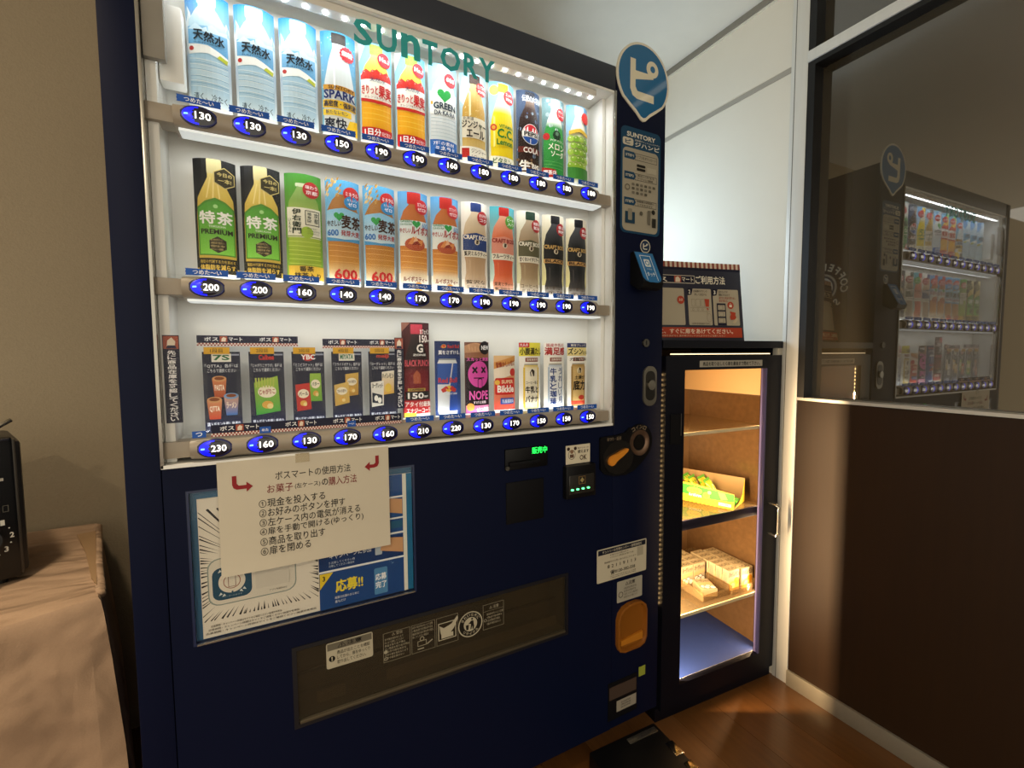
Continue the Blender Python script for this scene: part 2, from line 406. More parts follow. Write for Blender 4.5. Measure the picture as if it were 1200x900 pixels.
# display box
for a in ((WX0, WX0 + 0.003), (WX1 - 0.003, WX1)): boxo('display_cheek', a[0], a[1], 0.0, YI, WZ0, WZ1, M_white, VM)
boxo('display_back', WX0, WX1, YI - 0.004, YI + 0.006, WZ0, WZ1, M_white, VM)
boxo('display_ceiling', WX0, WX1, 0.0, YI, WZ1 - 0.003, WZ1 + 0.003, M_white, VM)
boxo('display_floor', WX0, WX1, -0.004, YI, WZ0 - 0.003, WZ0 + 0.003, M_white, VM)
for s_, (a, b) in (('window_trim', (WX0 - 0.001, WX0 + 0.004)), ('window_trim', (WX1 - 0.002, WX1 + 0.004))):
    boxo(s_, a, b, -0.004, 0.012, WZ0 - 0.003, WZ1 + 0.003, M_chrome, VM, 0.001)
boxo('inner_column', WX0 + 0.004, WX0 + 0.019, 0.016, YI, WZ0 + 0.004, WZ1 - 0.004, M_white, VM, 0.002)
boxo('inner_column', WX1 - 0.016, WX1 - 0.004, 0.030, YI, WZ0 + 0.004, WZ1 - 0.004, M_white, VM, 0.002)
boxo('sensor_pad', WX0 + 0.005, WX0 + 0.034, 0.004, 0.016, 1.585, 1.72, mat('grey_pad', '#8f8a80', 0.8, noise=0.1, nscale=90), VM, 0.001)
boxo('mounting_plate', WX0 + 0.020, WX0 + 0.055, 0.030, 0.060, 1.565, 1.690, M_white, VM, 0.003)
# lamp bar under the fascia
lb = obj('lamp_bar', box(bmesh.new(), WX0 + 0.05, WX1 - 0.05, 0.010, 0.034, 1.752, 1.766, 0, 0.002), mat('lamp_bar_white', '#dedad0', 0.4), VM)
M_led = mat('white_led', '#ffffff', 0.4, emit='#f4fbff', es=28.0)
t = bmesh.new(); prism(t, ring(0, 0, 0.004, 0.004, 10), 'z', 0, 0.0022)
led0 = obj('led', t, M_led, lb); led0.location = (WX0 + 0.075, 0.022, 1.75)
for i in range(1, 25):
    o = led0.copy(); COL.objects.link(o); o.location = (WX0 + 0.075 + i * 0.0345, 0.022, 1.75)
COOL = (0.96, 1.0, 1.0)
area('display_lamp', (0.405, 0.016, 1.748), (0.405, 0.062, 1.60), 0.86, 0.014, P_TOP, COOL, VM)
# ---- button rails
RZ = (1.5027, 1.2211, 0.9439)
PRICE = ('130 130 130 150 190 190 160 180 180 180 180 180', '200 200 160 140 140 170 170 190 190 190 190 190', '230 160 130 170 160 210 220 130 170 150 150 150')
M_rail = mat('rail_plastic', '#9b9080', 0.38, noise=0.03, nscale=150)
M_clear = clear_mat('clear_acrylic', '#ffffff', 1.2)
M_btn = [mat('button_rim', '#1a1e5a', 0.25), mat('button_face', '#14142a', 0.15, coat=0.5), mat('button_blue_glow', '#0510c8', 0.3, emit='#0a10ff', es=1.6),
         mat('price_digits', '#ffffff', 0.4, emit='#fff6ea', es=2.2), mat('button_tick', '#7fb4ff', 0.4, emit='#5ea0ff', es=2.5)]
def rail(z):
    b = bmesh.new(); n = 14; nx = 97; xa, xb = -0.036, 0.836
    rows = []
    for i in range(nx):
        x = xa + (xb - xa) * i / (nx - 1); k = 1 + 0.05 * math.cos(2 * math.pi * x / 0.073)
        e = min(1.0, (min(x - xa, xb - x) + 0.0025) / 0.012); k *= math.sqrt(max(0.05, 1 - (1 - e) ** 2)) * 0.12 + 0.88
        r = [b.verts.new((x, 0.012 - 0.017 * math.cos(a), z + 0.0195 * k * math.sin(a))) for a in [math.radians(-90 + 180 * j / (n - 1)) for j in range(n)]]
        rows.append(r + [b.verts.new((x, 0.045, z + 0.0195)), b.verts.new((x, 0.045, z - 0.0195))])
    m = n + 2
    for A, B in zip(rows, rows[1:]):
        for j in range(m): b.faces.new((A[j], A[(j + 1) % m], B[(j + 1) % m], B[j]))
    b.faces.new(rows[0]); b.faces.new(rows[-1][::-1])
    return b
def button(price):
    b = bmesh.new(); n = 32; rx, rz, h = 0.0268, 0.0165, 0.0045
    def dome(x, z): q = min(1, (x / rx) ** 2 + (z / rz) ** 2); return h * (1 - q ** 1.6)
    prev = None
    for k in (1.0, 0.93, 0.86, 0.72, 0.55, 0.36, 0.18):
        rw = [b.verts.new((rx * k * math.cos(2 * math.pi * i / n), -dome(rx * k * math.cos(2 * math.pi * i / n), rz * k * math.sin(2 * math.pi * i / n)) - (0.0008 if k > .9 else 0), rz * k * math.sin(2 * math.pi * i / n))) for i in range(n)]
        if prev:
            for i in range(n):
                f = b.faces.new((prev[i], prev[(i + 1) % n], rw[(i + 1) % n], rw[i])); f.smooth = True
                c = f.calc_center_median()
                ins = ((c.x - 0.0075) / 0.0175) ** 2 + (c.z / 0.0150) ** 2 < 1
                f.material_index = 0 if k > 0.85 else (1 if ins else 2)
        else:
            base = [b.verts.new((v.co.x, 0.004, v.co.z)) for v in rw]
            for i in range(n): b.faces.new((base[i], base[(i + 1) % n], rw[(i + 1) % n], rw[i]))
        prev = rw
    f = b.faces.new(prev); f.material_index = 1
    V, Fs, asp = glyphs(price, 0.012)
    vs = []
    for x, y in V:
        px, pz = -0.0050 + 0.0225 * x, -0.0058 + 0.0116 * y; vs.append(b.verts.new((px, -dome(px, pz) - 0.0005, pz)))
    for q in Fs:
        try: f = b.faces.new([vs[i] for i in q]); f.material_index = 3
        except ValueError: pass
    q = [b.verts.new((x, -dome(x, z) - 0.0004, z)) for x, z in ((-0.0205, -0.0016), (-0.0145, -0.0012), (-0.0145, 0.0014), (-0.0200, 0.0012))]
    b.faces.new(q).material_index = 4
    me = bpy.data.meshes.new('price_button'); b.to_mesh(me); b.free()
    for m in M_btn: me.materials.append(m)
    return me
BTN = {}
def temp_label_mesh():
    a = Art(0.062, 0.0118)
    a.P([(-.5, .02), (.5, .02), (.485, .25), (.5, .5), (.485, .75), (.5, .98), (-.5, .98), (-.485, .75), (-.5, .5), (-.485, .25)], '#2459b4')
    a.T('つめた〜い', -.33, .2, .33, .82, '#f4f7fb', .03)
    o = a.flat('tmp', None, lambda u, v, d: (u, -d, v)); me = o.data; bpy.data.objects.remove(o); return me
TLM = temp_label_mesh()
for ri, z in enumerate(RZ):
    ro = obj('button_rail', rail(z), M_rail, VM, True)
    boxo('rail_bracket', WX0 + 0.003, -0.034, 0.006, 0.045, z - 0.014, z + 0.014, M_rail, ro, 0.0015)
    boxo('rail_bracket', 0.834, WX1 - 0.006, 0.006, 0.045, z - 0.016, z + 0.010, M_rail, ro, 0.0015)
    boxo('shelf_ledge', WX0 + 0.02, WX1 - 0.017, 0.040, YI - 0.004, z + 0.008, z + 0.013, M_white, ro)
    if ri < 2:
        t = bmesh.new(); box(t, -0.03, 0.85, 0.006, 0.040, z - 0.0235, z - 0.0195); obj('lamp_cover', t, mat('lamp_cover_glow', '#e8ece8', 0.5, emit='#f2fbff', es=0.4), ro)
        area('shelf_lamp', (0.405, 0.030, z - 0.030), (0.405, 0.062, z - 0.15), 0.86, 0.012, P_RAIL * (1.0 if ri == 0 else 0.7), COOL, VM)
    area('ledge_lamp', (0.405, 0.0420, z + 0.022), (0.405, 0.070, z + 0.06), 0.86, 0.004, P_RAIL * 0.75, COOL, VM)
    for i, pr in enumerate(PRICE[ri].split()):
        if pr not in BTN: BTN[pr] = button(pr)
        o = link(bpy.data.objects.new('price_button', BTN[pr]), ro); o.location = (i * 0.073, -0.0035, z)
        if ri < 2 or i > 4:
            l = link(bpy.data.objects.new('temperature_label', TLM), ro); l.location = (i * 0.073 + 0.001, -0.001, z + 0.0195)
    if ri == 2:
        for xx, t_, w_ in ((-0.022, 'つ', 0.02), (0.078, 'めた', 0.018), (0.228, '〜い', 0.016)):
            a = Art(w_, 0.0118); a.R(-.5, 0, .5, 1, '#2459b4'); a.T(t_, -.3, .2, .3, .8, '#f4f7fb', .03, keep=True)
            a.flat('temperature_label', ro, on_front(xx, z + 0.0195, -0.0012))
# clear front panes between the rails
for z0, z1 in ((RZ[0] + 0.0195, WZ1 - 0.004), (RZ[1] + 0.0195, RZ[0] - 0.027), (RZ[2] + 0.0195, RZ[1] - 0.027)):
    boxo('clear_pane', WX0 + 0.004, WX1 - 0.003, 0.001, 0.003, z0, z1, M_clear, VM)
# teal lettering on the upper pane
a = Art(1, 1)
xs = ((0.252, 0.287, 'S'), (0.295, 0.334, 'U'), (0.342, 0.381, 'n'), (0.386, 0.418, 'T'), (0.424, 0.468, 'O'), (0.475, 0.508, 'R'), (0.510, 0.549, 'Y'))
for x0, x1, ch in xs: a.T(ch, x0, 1.698, x1, 1.746, '#1c8085', 0.035)
a.flat('brand_lettering', VM, on_front(0, 0, -0.001), mat('teal_vinyl', '#2aa5a6', 0.4))

# ------------------------------------------------------------------ sample cards: curved sheets printed with a bottle
RC = 0.0484
ARC = 0.0715
M_card = mat('sample_card_plastic', '#e4e6e2', 0.35)
def card_mesh(H, Wd=ARC, Rr=RC):
    b = bmesh.new(); n = 12; cols = []
    for i in range(n + 1):
        th = (-0.5 + i / n) * Wd / Rr
        cols.append([b.verts.new((r * math.sin(th), Rr - r * math.cos(th), z)) for r, z in ((Rr + 0.0004, 0), (Rr + 0.0004, H), (Rr - 0.0008, H), (Rr - 0.0008, 0))])
    for A, B in zip(cols, cols[1:]):
        for k in range(4): b.faces.new((A[k], A[(k + 1) % 4], B[(k + 1) % 4], B[k]))
    b.faces.new(cols[0]); b.faces.new(cols[-1][::-1])
    return b
def sample(design, name, label, group, x, z, H, Wd=ARC, Rr=RC, y=0.052, foot=0.008):
    r = thing(name, label, 'display card', (x, y, z), 0.0, group)
    obj('card', card_mesh(H, Wd, Rr), M_card, r, True)
    pic, let = Art(Wd * 0.99, H - foot), Art(Wd * 0.99, H - foot)      # the print starts above the shelf lip
    let.bm.free(); let.bm, let.ink = pic.bm, pic.ink; pic.L = 1; let.L = 26
    design(pic, let)
    for v in pic.bm.verts: v.co.y += foot
    pic.bent('printed_picture', r, Rr)
    return r
PET = [(0, .43), (.08, .45), (.55, .45), (.66, .43), (.76, .33), (.84, .19), (.86, .16), (.90, .16)]
def bottle(p, stops, cap, prof=PET, c0=.88, c1=.985, cw=.19):
    p.B(prof, stops); p.RR(-cw, c0, cw, c1, .03, cap)
    for k in range(5): p.R(-cw * .8 + k * cw * .36, c0 + .01, -cw * .72 + k * cw * .36, c1 - .01, cap)
def ribs(p, v0, v1, n, c, hw=.42):
    for i in range(n):
        v = v0 + (v1 - v0) * i / (n - 1); p.P([(-hw, v), (0, v - .006), (hw, v), (hw, v + .006), (0, v), (-hw, v + .006)], c); p.L -= 1
    p.L += 1
def shine(p, v0, v1, c, u=-.30, w=.05): p.P([(u, v0), (u + w, v0 + .02), (u + w, v1 - .02), (u, v1)], c)
def heart(a, cu, cv, r, c):
    k = a.W / a.H
    pts = []
    for i in range(24):
        t = 2 * math.pi * i / 24
        pts.append((cu + r * 16 * math.sin(t) ** 3 / 17, cv + k * r * (13 * math.cos(t) - 5 * math.cos(2 * t) - 2 * math.cos(3 * t) - math.cos(4 * t)) / 17))
    a.P(pts, c)
def badge(p, l, cu, cv, r, c, t1, t2=None, burst=False, ct='#ffffff'):
    (p.S if burst else p.E)(cu, cv, r, c)
    k = p.W / p.H * r
    if t2: l.T(t1, cu - r * .68, cv + .05 * k, cu + r * .68, cv + .55 * k, ct, .02); l.T(t2, cu - r * .68, cv - .6 * k, cu + r * .68, cv - .1 * k, ct, .02)
    else: l.T(t1, cu - r * .7, cv - .3 * k, cu + r * .7, cv + .35 * k, ct, .03)
def hexa(a, cu, cv, r, c):
    k = a.W / a.H; a.P([(cu + r * math.sin(math.pi * i / 3), cv + k * r * math.cos(math.pi * i / 3)) for i in range(6)], c)

def d_water(p, l):
    p.R(-.5, 0, .5, 1, '#e3f0f4', '#2f86c6'); p.P([(-.5, .42), (-.5, .80), (-.44, .86), (-.36, .80), (-.28, .62)], '#dfeaf0'); p.P([(.5, .42), (.5, .72), (.42, .79), (.34, .70), (.24, .5)], '#d3e3ec')
    p.P([(-.5, .8), (-.44, .86), (-.42, .8), (-.47, .72)], '#8fb4cc'); p.P([(.5, .66), (.44, .77), (.40, .68)], '#9fc0d4')
    p.B([(0, .41), (.1, .43), (.62, .43), (.74, .40), (.84, .22), (.86, .17), (.93, .17)], [(0, '#dcebf0'), (.15, '#a9cce0'), (.3, '#c3dcea'), (.5, '#8fbdd9'), (.7, '#b4d3e4'), (.9, '#d5e6ee')])
    p.RR(-.20, .885, .20, .99, .03, '#b7d4e6'); p.R(-.05, .83, -.02, .97, '#ffffff'); p.R(.10, .80, .12, .92, '#ffffff')
    ribs(p, .16, .40, 6, '#e2f0f5'); ribs(p, .19, .37, 4, '#86b3cf')
    p.P([(-.43, .52), (.43, .46), (.43, .66), (0, .70), (-.43, .68)], '#5a9ccb', '#7fb4d8'); p.P([(-.43, .44), (.0, .46), (.43, .42), (.43, .47), (0, .53), (-.43, .53)], '#f1f6f4')
    p.P([(-.43, .66), (-.25, .71), (-.1, .67), (.1, .72), (.25, .68), (.43, .70), (.43, .66), (0, .64)], '#c6dfee')
    p.E(-.36, .49, .055, '#b5312c'); p.P([(.18, .44), (.40, .41), (.42, .45), (.24, .47)], '#b9c13a')
    for i, (ch, u) in enumerate((('天', -.30), ('然', -.08), ('水', .14))): l.T(ch, u, .565 - .008 * i, u + .21, .655 - .008 * i, '#0e1822', .03); l.L -= 1
    l.L += 1; l.T('SUNTORY', -.3, .535, .2, .548, '#23506e', .01); l.T('清く、冷たく', -.34, .035, .36, .10, '#2c4350', .01)
def d_spark(p, l):
    p.R(-.5, 0, .5, 1, '#8cc0d6', '#3b86b3')
    rr = random.Random(5)
    for i in range(26): p.E(rr.uniform(-.47, .47), rr.uniform(.3, .97), .012, '#d8edf5', n=8); p.L -= 1
    p.L += 1
    bottle(p, [(0, '#e8eae6'), (.5, '#d3dadb'), (.9, '#c6cfd1')], '#2a2622', [(0, .44), (.3, .44), (.5, .40), (.7, .28), (.83, .17), (.9, .16)]); shine(p, .42, .8, '#f6f8f8', -.16, .05)
    p.R(-.44, .42, .44, .47, '#c8912e'); p.R(-.46, .24, .46, .32, '#f0c22a'); p.R(-.46, .165, .3, .225, '#f2cf3e'); p.P([(.1, .0), (.5, .0), (.5, .16), (.25, .14)], '#f2c727')
    l.T('SUNTORY', -.3, .43, .4, .462, '#5a2f10', .02); l.T('SPARK', -.42, .33, .44, .42, '#1f2f6b', .05); l.T('高密度・強刺激', -.42, .25, .44, .312, '#152046', .03)
    l.T('新たなレモン', -.38, .175, .2, .215, '#1f2f6b', .01); l.T('爽快', -.42, .03, .16, .14, '#13182a', .03)
    badge(p, l, .22, .80, .22, '#c41f2c', '無糖', None, True)
def d_orange(p, l):
    p.R(-.5, 0, .5, 1, '#b9d9e4', '#6fb0d4'); p.P([(-.5, .8), (-.3, .98), (-.1, 1), (-.5, 1)], '#cfe5ee')
    bottle(p, [(0, '#e98f12'), (.25, '#f6b81f'), (.42, '#f3a61a'), (.7, '#f6cf3a'), (.9, '#f0d873')], '#86bf3d'); ribs(p, .22, .38, 4, '#fbd053')
    p.R(-.45, .42, .45, .68, '#f3efe4'); p.P([(-.45, .66), (-.3, .73), (-.15, .69), (0, .74), (.15, .70), (.3, .74), (.45, .68), (.45, .64), (-.45, .62)], '#c62b24')
    for u, v in ((-.33, .69), (-.1, .70), (.12, .69), (.34, .69)): p.E(u, v, .07, '#d8342a'); p.E(u - .02, v + .01, .02, '#f0a090', n=8)
    p.P([(-.45, .40), (0, .38), (.45, .40), (.45, .43), (0, .41), (-.45, .43)], '#c8241f')
    l.T('天然水', -.2, .60, .25, .645, '#1c3a5a', .02); l.T('きりっと', -.42, .47, .02, .56, '#c2201d', .03); l.T('果実', .04, .45, .42, .58, '#c2201d', .05); l.T('オレンジ&マンゴー', -.35, .43, .35, .455, '#8a3a12', .01)
    p.R(-.45, .0, .45, .13, '#c4231f'); l.T('1日分', -.36, .045, .08, .115, '#ffffff', .05); l.T('のビタミン', .1, .05, .42, .10, '#ffffff', .01)
    badge(p, l, .22, .85, .20, '#c41f2c', 'No.1')
def d_dakara(p, l):
    p.R(-.5, 0, .5, 1, '#d9eaf2', '#86b8dd')
    bottle(p, [(0, '#cfdbe0'), (.4, '#dfe6e8'), (.7, '#f2f4f3'), (.9, '#eef1f2')], '#e9edf0'); ribs(p, .2, .4, 6, '#b4c6cf'); p.R(-.45, .44, .45, .70, '#f4f6f3')
    heart(p, .0, .66, .24, '#2f9e48'); l.T('GREEN', -.34, .50, .38, .575, '#22364a', .04); l.T('DA·KA·RA', -.32, .435, .36, .485, '#22364a', .02); p.R(-.42, .55, -.36, .585, '#d9a62a')
    p.R(-.46, .0, .46, .16, '#2a66b4'); l.T('7種の素材', -.36, .095, .3, .14, '#ffffff', .02); l.T('ミネラル', -.3, .03, .36, .085, '#ffffff', .03)
    badge(p, l, .20, .84, .21, '#c3262e', '600')
def d_ginger(p, l):
    p.R(-.5, 0, .5, 1, '#d4dcd6', '#8fb6cc'); p.P([(-.5, .7), (-.4, .95), (-.2, .8), (-.3, .6)], '#e8f0f2')
    bottle(p, [(0, '#d8c48a'), (.3, '#c9a24a'), (.6, '#bf9440'), (.85, '#d3b878')], '#3a241a', [(0, .42), (.45, .43), (.6, .40), (.75, .26), (.84, .17), (.9, .16)]); shine(p, .5, .8, '#efdfae', -.2, .06)
    for i in range(20): p.E(random.uniform(-.35, .35), random.uniform(.5, .72), .012, '#e9d49a', n=7); p.L -= 1
    p.L += 1; p.R(-.43, .26, .43, .5, '#e2d9c2')
    l.T('北海道', -.4, .46, -.05, .50, '#3a2a1a', .02); l.T('ジンジャー', -.42, .37, .42, .455, '#20160e', .05); l.T('エール', -.28, .265, .34, .36, '#20160e', .05)
    p.R(-.5, 0, .5, .16, '#f0ead9'); p.R(-.44, .03, -.2, .14, '#b3271f'); l.T('大', -.40, .045, -.24, .125, '#fff', .02) if False else None
    l.T('ジンジャー', -.14, .085, .42, .135, '#2a1e14', .02); l.T('シロップ使用', -.14, .025, .42, .065, '#2a1e14', .01); badge(p, l, .24, .84, .22, '#c52a2c', 'とっておき', 'の味', True)
def d_lemon(p, l):
    p.R(-.5, 0, .5, 1, '#f2f0d4', '#6fb0dd'); p.E(-.32, .9, .16, '#f2dc52')
    bottle(p, [(0, '#efcf12'), (.5, '#f6dc22'), (.66, '#f2d022'), (.7, '#e8e6c8'), (.9, '#dfe6e2')], '#f0cd1e', [(0, .43), (.4, .44), (.55, .41), (.72, .29), (.84, .17), (.9, .16)]); shine(p, .22, .6, '#fbeE86', -.35, .06)
    p.P([(-.44, .22), (.44, .26), (.44, .50), (-.44, .50)], '#f0d51e'); p.E(-.34, .46, .11, '#c9452a'); p.E(-.34, .46, .06, '#e8a83a')
    l.T('VITAMIN', -.16, .46, .36, .50, '#257a33', .02); l.T('C.C.', -.22, .34, .40, .45, '#1f7a30', .06); l.T('Lemon', -.24, .255, .36, .325, '#1f7a30', .03)
    p.R(-.5, 0, .5, .12, '#f4f0d8'); l.T('ビタミン', -.36, .03, .30, .10, '#33632a', .03); badge(p, l, .22, .84, .22, '#c52a2c', 'スッキリ', '爽快')
def d_cola(p, l):
    p.R(-.5, 0, .5, 1, '#586a86', '#31435f')
    for i in range(18): p.E(random.uniform(-.5, .5), random.uniform(.2, .98), random.uniform(.03, .08), random.choice(['#7f94ad', '#46597a', '#91a5ba']), n=7); p.L -= 1
    p.L += 1
    bottle(p, [(0, '#5a3a24'), (.15, '#2c1a14'), (.6, '#241512'), (.78, '#3a2620'), (.9, '#8a7464')], '#20242e', [(0, .44), (.3, .43), (.5, .43), (.66, .38), (.78, .22), (.84, .17), (.9, .16)])
    l.T('伝統の大容量', -.3, .86, .44, .94, '#dfe6ee', .02)
    cu, cv, r = .04, .47, .34; k = p.W / p.H; p.E(cu, cv, r, '#f3f1ec', n=30)
    up = [(cu + .95 * r * math.cos(math.radians(a)), cv + .95 * k * r * math.sin(math.radians(a))) for a in range(12, 169, 12)]; lo = [(cu + .95 * r * math.cos(math.radians(a)), cv + .95 * k * r * math.sin(math.radians(a))) for a in range(192, 349, 12)]
    p.P(up, '#c8202c'); p.P(lo, '#1f4f9e'); p.R(cu - r, cv - .035, cu + r, cv + .035, '#f3f1ec')
    l.T('PEPSI', cu - .27, cv - .028, cu + .27, cv + .03, '#14161c', .05); p.R(-.44, .24, .44, .31, '#6a2418'); l.T('COLA', -.26, .235, .34, .305, '#f4eee6', .05)
    for i in range(14): p.E(random.uniform(-.48, .48), random.uniform(.04, .16), .05, random.choice(['#b99e7a', '#d8c4a4', '#7a5a3e']), n=7); p.L -= 1
    p.L += 1; l.T('生', -.40, .02, .0, .14, '#f6f2ea', .05); l.T('BIG', .04, .05, .40, .11, '#f6f2ea', .03)
def d_melon(p, l):
    p.R(-.5, 0, .5, 1, '#1f5a2c', '#6f8f96')
    for i in range(12): p.E(random.uniform(-.5, .5), random.uniform(.6, .98), random.uniform(.04, .09), random.choice(['#95a8ac', '#5f7b80', '#b4c4c4']), n=7); p.L -= 1
    p.L += 1
    bottle(p, [(0, '#2f8a3c'), (.5, '#3a9e46'), (.70, '#2d7f3a'), (.715, '#eceee6'), (.9, '#dfe4dd')], '#e8e8e0', [(0, .43), (.4, .44), (.55, .42), (.72, .30), (.84, .17), (.9, .16)]); ribs(p, .12, .2, 3, '#66bb5e')
    p.E(.06, .54, .17, '#14331c'); p.E(-.34, .51, .12, '#c02a2c'); p.E(.06, .56, .07, '#5f7f66')
    l.T('POPメロン', -.2, .455, .38, .485, '#f4f4e8', .02); l.T('メロン', -.28, .35, .40, .43, '#fbf8ea', .06); l.T('ソーダ', -.18, .26, .36, .34, '#fbf8ea', .05)
    p.P([(-.5, 0), (.1, 0), (.0, .10), (-.5, .12)], '#b9241f'); l.T('喫茶店', -.44, .025, .02, .085, '#ffffff', .03); badge(p, l, .24, .82, .21, '#b8252c', 'クリーム', 'ソーダ')
def d_muscat(p, l):
    p.R(-.5, 0, .5, 1, '#bcd4d6', '#6aa3cc')
    bottle(p, [(0, '#e9e8c8'), (.2, '#c6d68a'), (.6, '#d9dfb4'), (.72, '#e7ead8'), (.9, '#e6ebe6')], '#eceee8', [(0, .42), (.5, .43), (.62, .40), (.74, .27), (.84, .17), (.9, .16)])
    rr = random.Random(2)
    for i in range(5):
        for j in range(4):
            u, v = -.33 + j * .2 + (.1 if i % 2 else 0), .22 + i * .085; p.E(u, v, .115, rr.choice(['#8fb83a', '#a3c44c', '#7da832'])); p.E(u - .03, v + .015, .03, '#dbe8a4', n=8)
    p.P([(-.40, .66), (0, .70), (.40, .66), (.40, .61), (0, .655), (-.40, .61)], '#d9b23c'); l.T('つぶつぶ食感', -.3, .635, .3, .675, '#4a3a10', .01)
    p.R(-.44, .04, .44, .19, '#3f8434'); l.T('マスカット', -.38, .12, .42, .18, '#ffffff', .04); l.T('サイダー', -.16, .055, .40, .11, '#ffffff', .04); badge(p, l, .26, .85, .22, '#c8322f', '果汁', '感', True)
def d_tokucha(p, l):
    p.R(-.5, 0, .5, 1, '#2a2a26', '#17181a'); p.R(-.5, 0, .5, .05, '#d8b84a')
    bottle(p, [(0, '#d9b94e'), (.5, '#c9a63a'), (.75, '#e0c660'), (.9, '#e4d489')], '#d9cf9a', [(0, .43), (.5, .43), (.66, .40), (.80, .20), (.84, .15), (.9, .15)], .875, 1.0, .16)
    for u in (-.2, -.06, .08): p.P([(u, .66), (u + .03, .66), (u * .5 + .03, .84), (u * .5, .84)], '#f0dc8e')
    p.P([(-.41, .16), (.41, .16), (.41, .58), (.22, .635), (0, .665), (-.22, .635), (-.41, .58)], '#4f8a2a'); p.P([(-.38, .17), (.38, .17), (.38, .57), (.2, .62), (0, .645), (-.2, .62), (-.38, .57)], '#86cf4a', '#4a9a30')
    p.E(0, .59, .05, '#a8d98a'); l.T('特', -.36, .435, -.02, .545, '#f6f8ee', .045); l.T('茶', .02, .435, .36, .545, '#f6f8ee', .045); l.T('TOKUCHA', -.16, .405, .2, .422, '#eef4e0', .01); l.T('PREMIUM', -.33, .345, .35, .39, '#2c3216', .045)
    hexa(p, .02, .255, .21, '#3a3420'); l.lines(-.13, .2, .17, .31, 4, '#cdb67a', 3, '体脂肪を減らす助けポリフェノール')
    p.R(-.43, .0, .43, .135, '#2a2618'); l.T('脂肪の代謝する力を高める', -.38, .09, .38, .12, '#d9b54a', .01); l.T('体脂肪を減らす', -.38, .03, .38, .078, '#d9b54a', .03)
    hexa(p, .22, .845, .27, '#d3c07a'); hexa(p, .22, .845, .245, '#3a3524'); l.T('今日の', .06, .855, .38, .89, '#d9c680', .03); l.T('一本!', .08, .80, .36, .84, '#d9c680', .03)
def d_iemon(p, l):
    p.R(-.5, 0, .5, 1, '#8dbb3e', '#3f8a2c')
    bottle(p, [(0, '#c9c25a'), (.15, '#8fae2c'), (.38, '#a3bd3a'), (.6, '#b4c66a'), (.75, '#7fa348'), (.88, '#8fb068')], '#cdd8b4', [(0, .42), (.4, .42), (.62, .43), (.74, .38), (.84, .2), (.88, .15)], .875, .91, .20); ribs(p, .15, .36, 6, '#c8d65a')
    p.R(-.44, .40, .44, .68, '#e9e6d0'); p.R(-.44, .405, .44, .415, '#8a9a4a'); l.VT('伊右衛門', -.30, .43, -.08, .67, '#20301c', .03); l.VT('いえもん', -.40, .44, -.33, .58, '#4a5a3a', .01)
    p.E(.06, .45, .16, '#9fbf3e'); p.FR(.02, .52, .40, .66, .02, '#1e2a1a'); l.VT('京都', .24, .54, .36, .645, '#20301c', .02); l.VT('福寿園', .07, .54, .17, .645, '#20301c', .02); l.lines(.06, .43, .4, .5, 3, '#5a6a4a', 2)
    p.R(-.44, .0, .5, .13, '#e0b63c'); l.T('番茶', -.16, .075, .2, .125, '#1e1a10', .04); l.T('抹茶入り', -.28, .015, .38, .062, '#1e1a10', .03); badge(p, l, .20, .855, .22, '#b5282c', '味わう', '京都')
def d_mugi(p, l):
    p.R(-.5, 0, .5, 1, '#a8cde0', '#4f9fd0')
    for i in range(26): u, v = random.uniform(-.5, -.1), random.uniform(.80, .99); p.P([(u, v), (u + .06, v + .015), (u + .08, v + .045), (u + .02, v + .03)], random.choice(['#c09a54', '#a17c3c', '#d8bb7c'])); p.L -= 1
    p.L += 1
    bottle(p, [(0, '#f1ead8'), (.10, '#e4c48c'), (.18, '#c98d3c'), (.36, '#bd7c30'), (.8, '#a3703a')], '#a0703c', [(0, .44), (.4, .45), (.7, .45), (.80, .30), (.86, .14)], .84, .85, .05); ribs(p, .2, .36, 4, '#dca85a')
    p.P([(-.46, .40), (.46, .40), (.46, .70), (0, .73), (-.46, .70)], '#cfe4ee', '#7fbadb'); p.P([(-.46, .40), (.46, .40), (.46, .44), (0, .42), (-.46, .44)], '#4a93c4')
    heart(p, -.12, .645, .15, '#2f9a48'); l.T('麦', -.06, .53, .20, .66, '#3a1e10', .03); l.T('茶', .21, .53, .47, .655, '#3a1e10', .03); l.T('やさしい', -.44, .545, -.08, .60, '#3a1e10', .03)
    l.T('600', -.44, .45, -.14, .515, '#2f6fb4', .04); l.T('発芽大麦', -.08, .455, .44, .51, '#a32a24', .03); l.T('600', -.28, .02, .34, .13, '#c4211f', .05); l.T('mg', .36, .02, .46, .05, '#c4211f', .02)
    p.E(.24, .87, .24, '#bf2a28', rv=.075); p.E(.24, .79, .22, '#2f86c2', rv=.065); l.T('ミネラル', .06, .85, .42, .89, '#ffffff', .02); l.T('ゼロ', .12, .755, .36, .79, '#ffffff', .03); l.T('カフェイン', .1, .80, .38, .825, '#ffffff', .01)
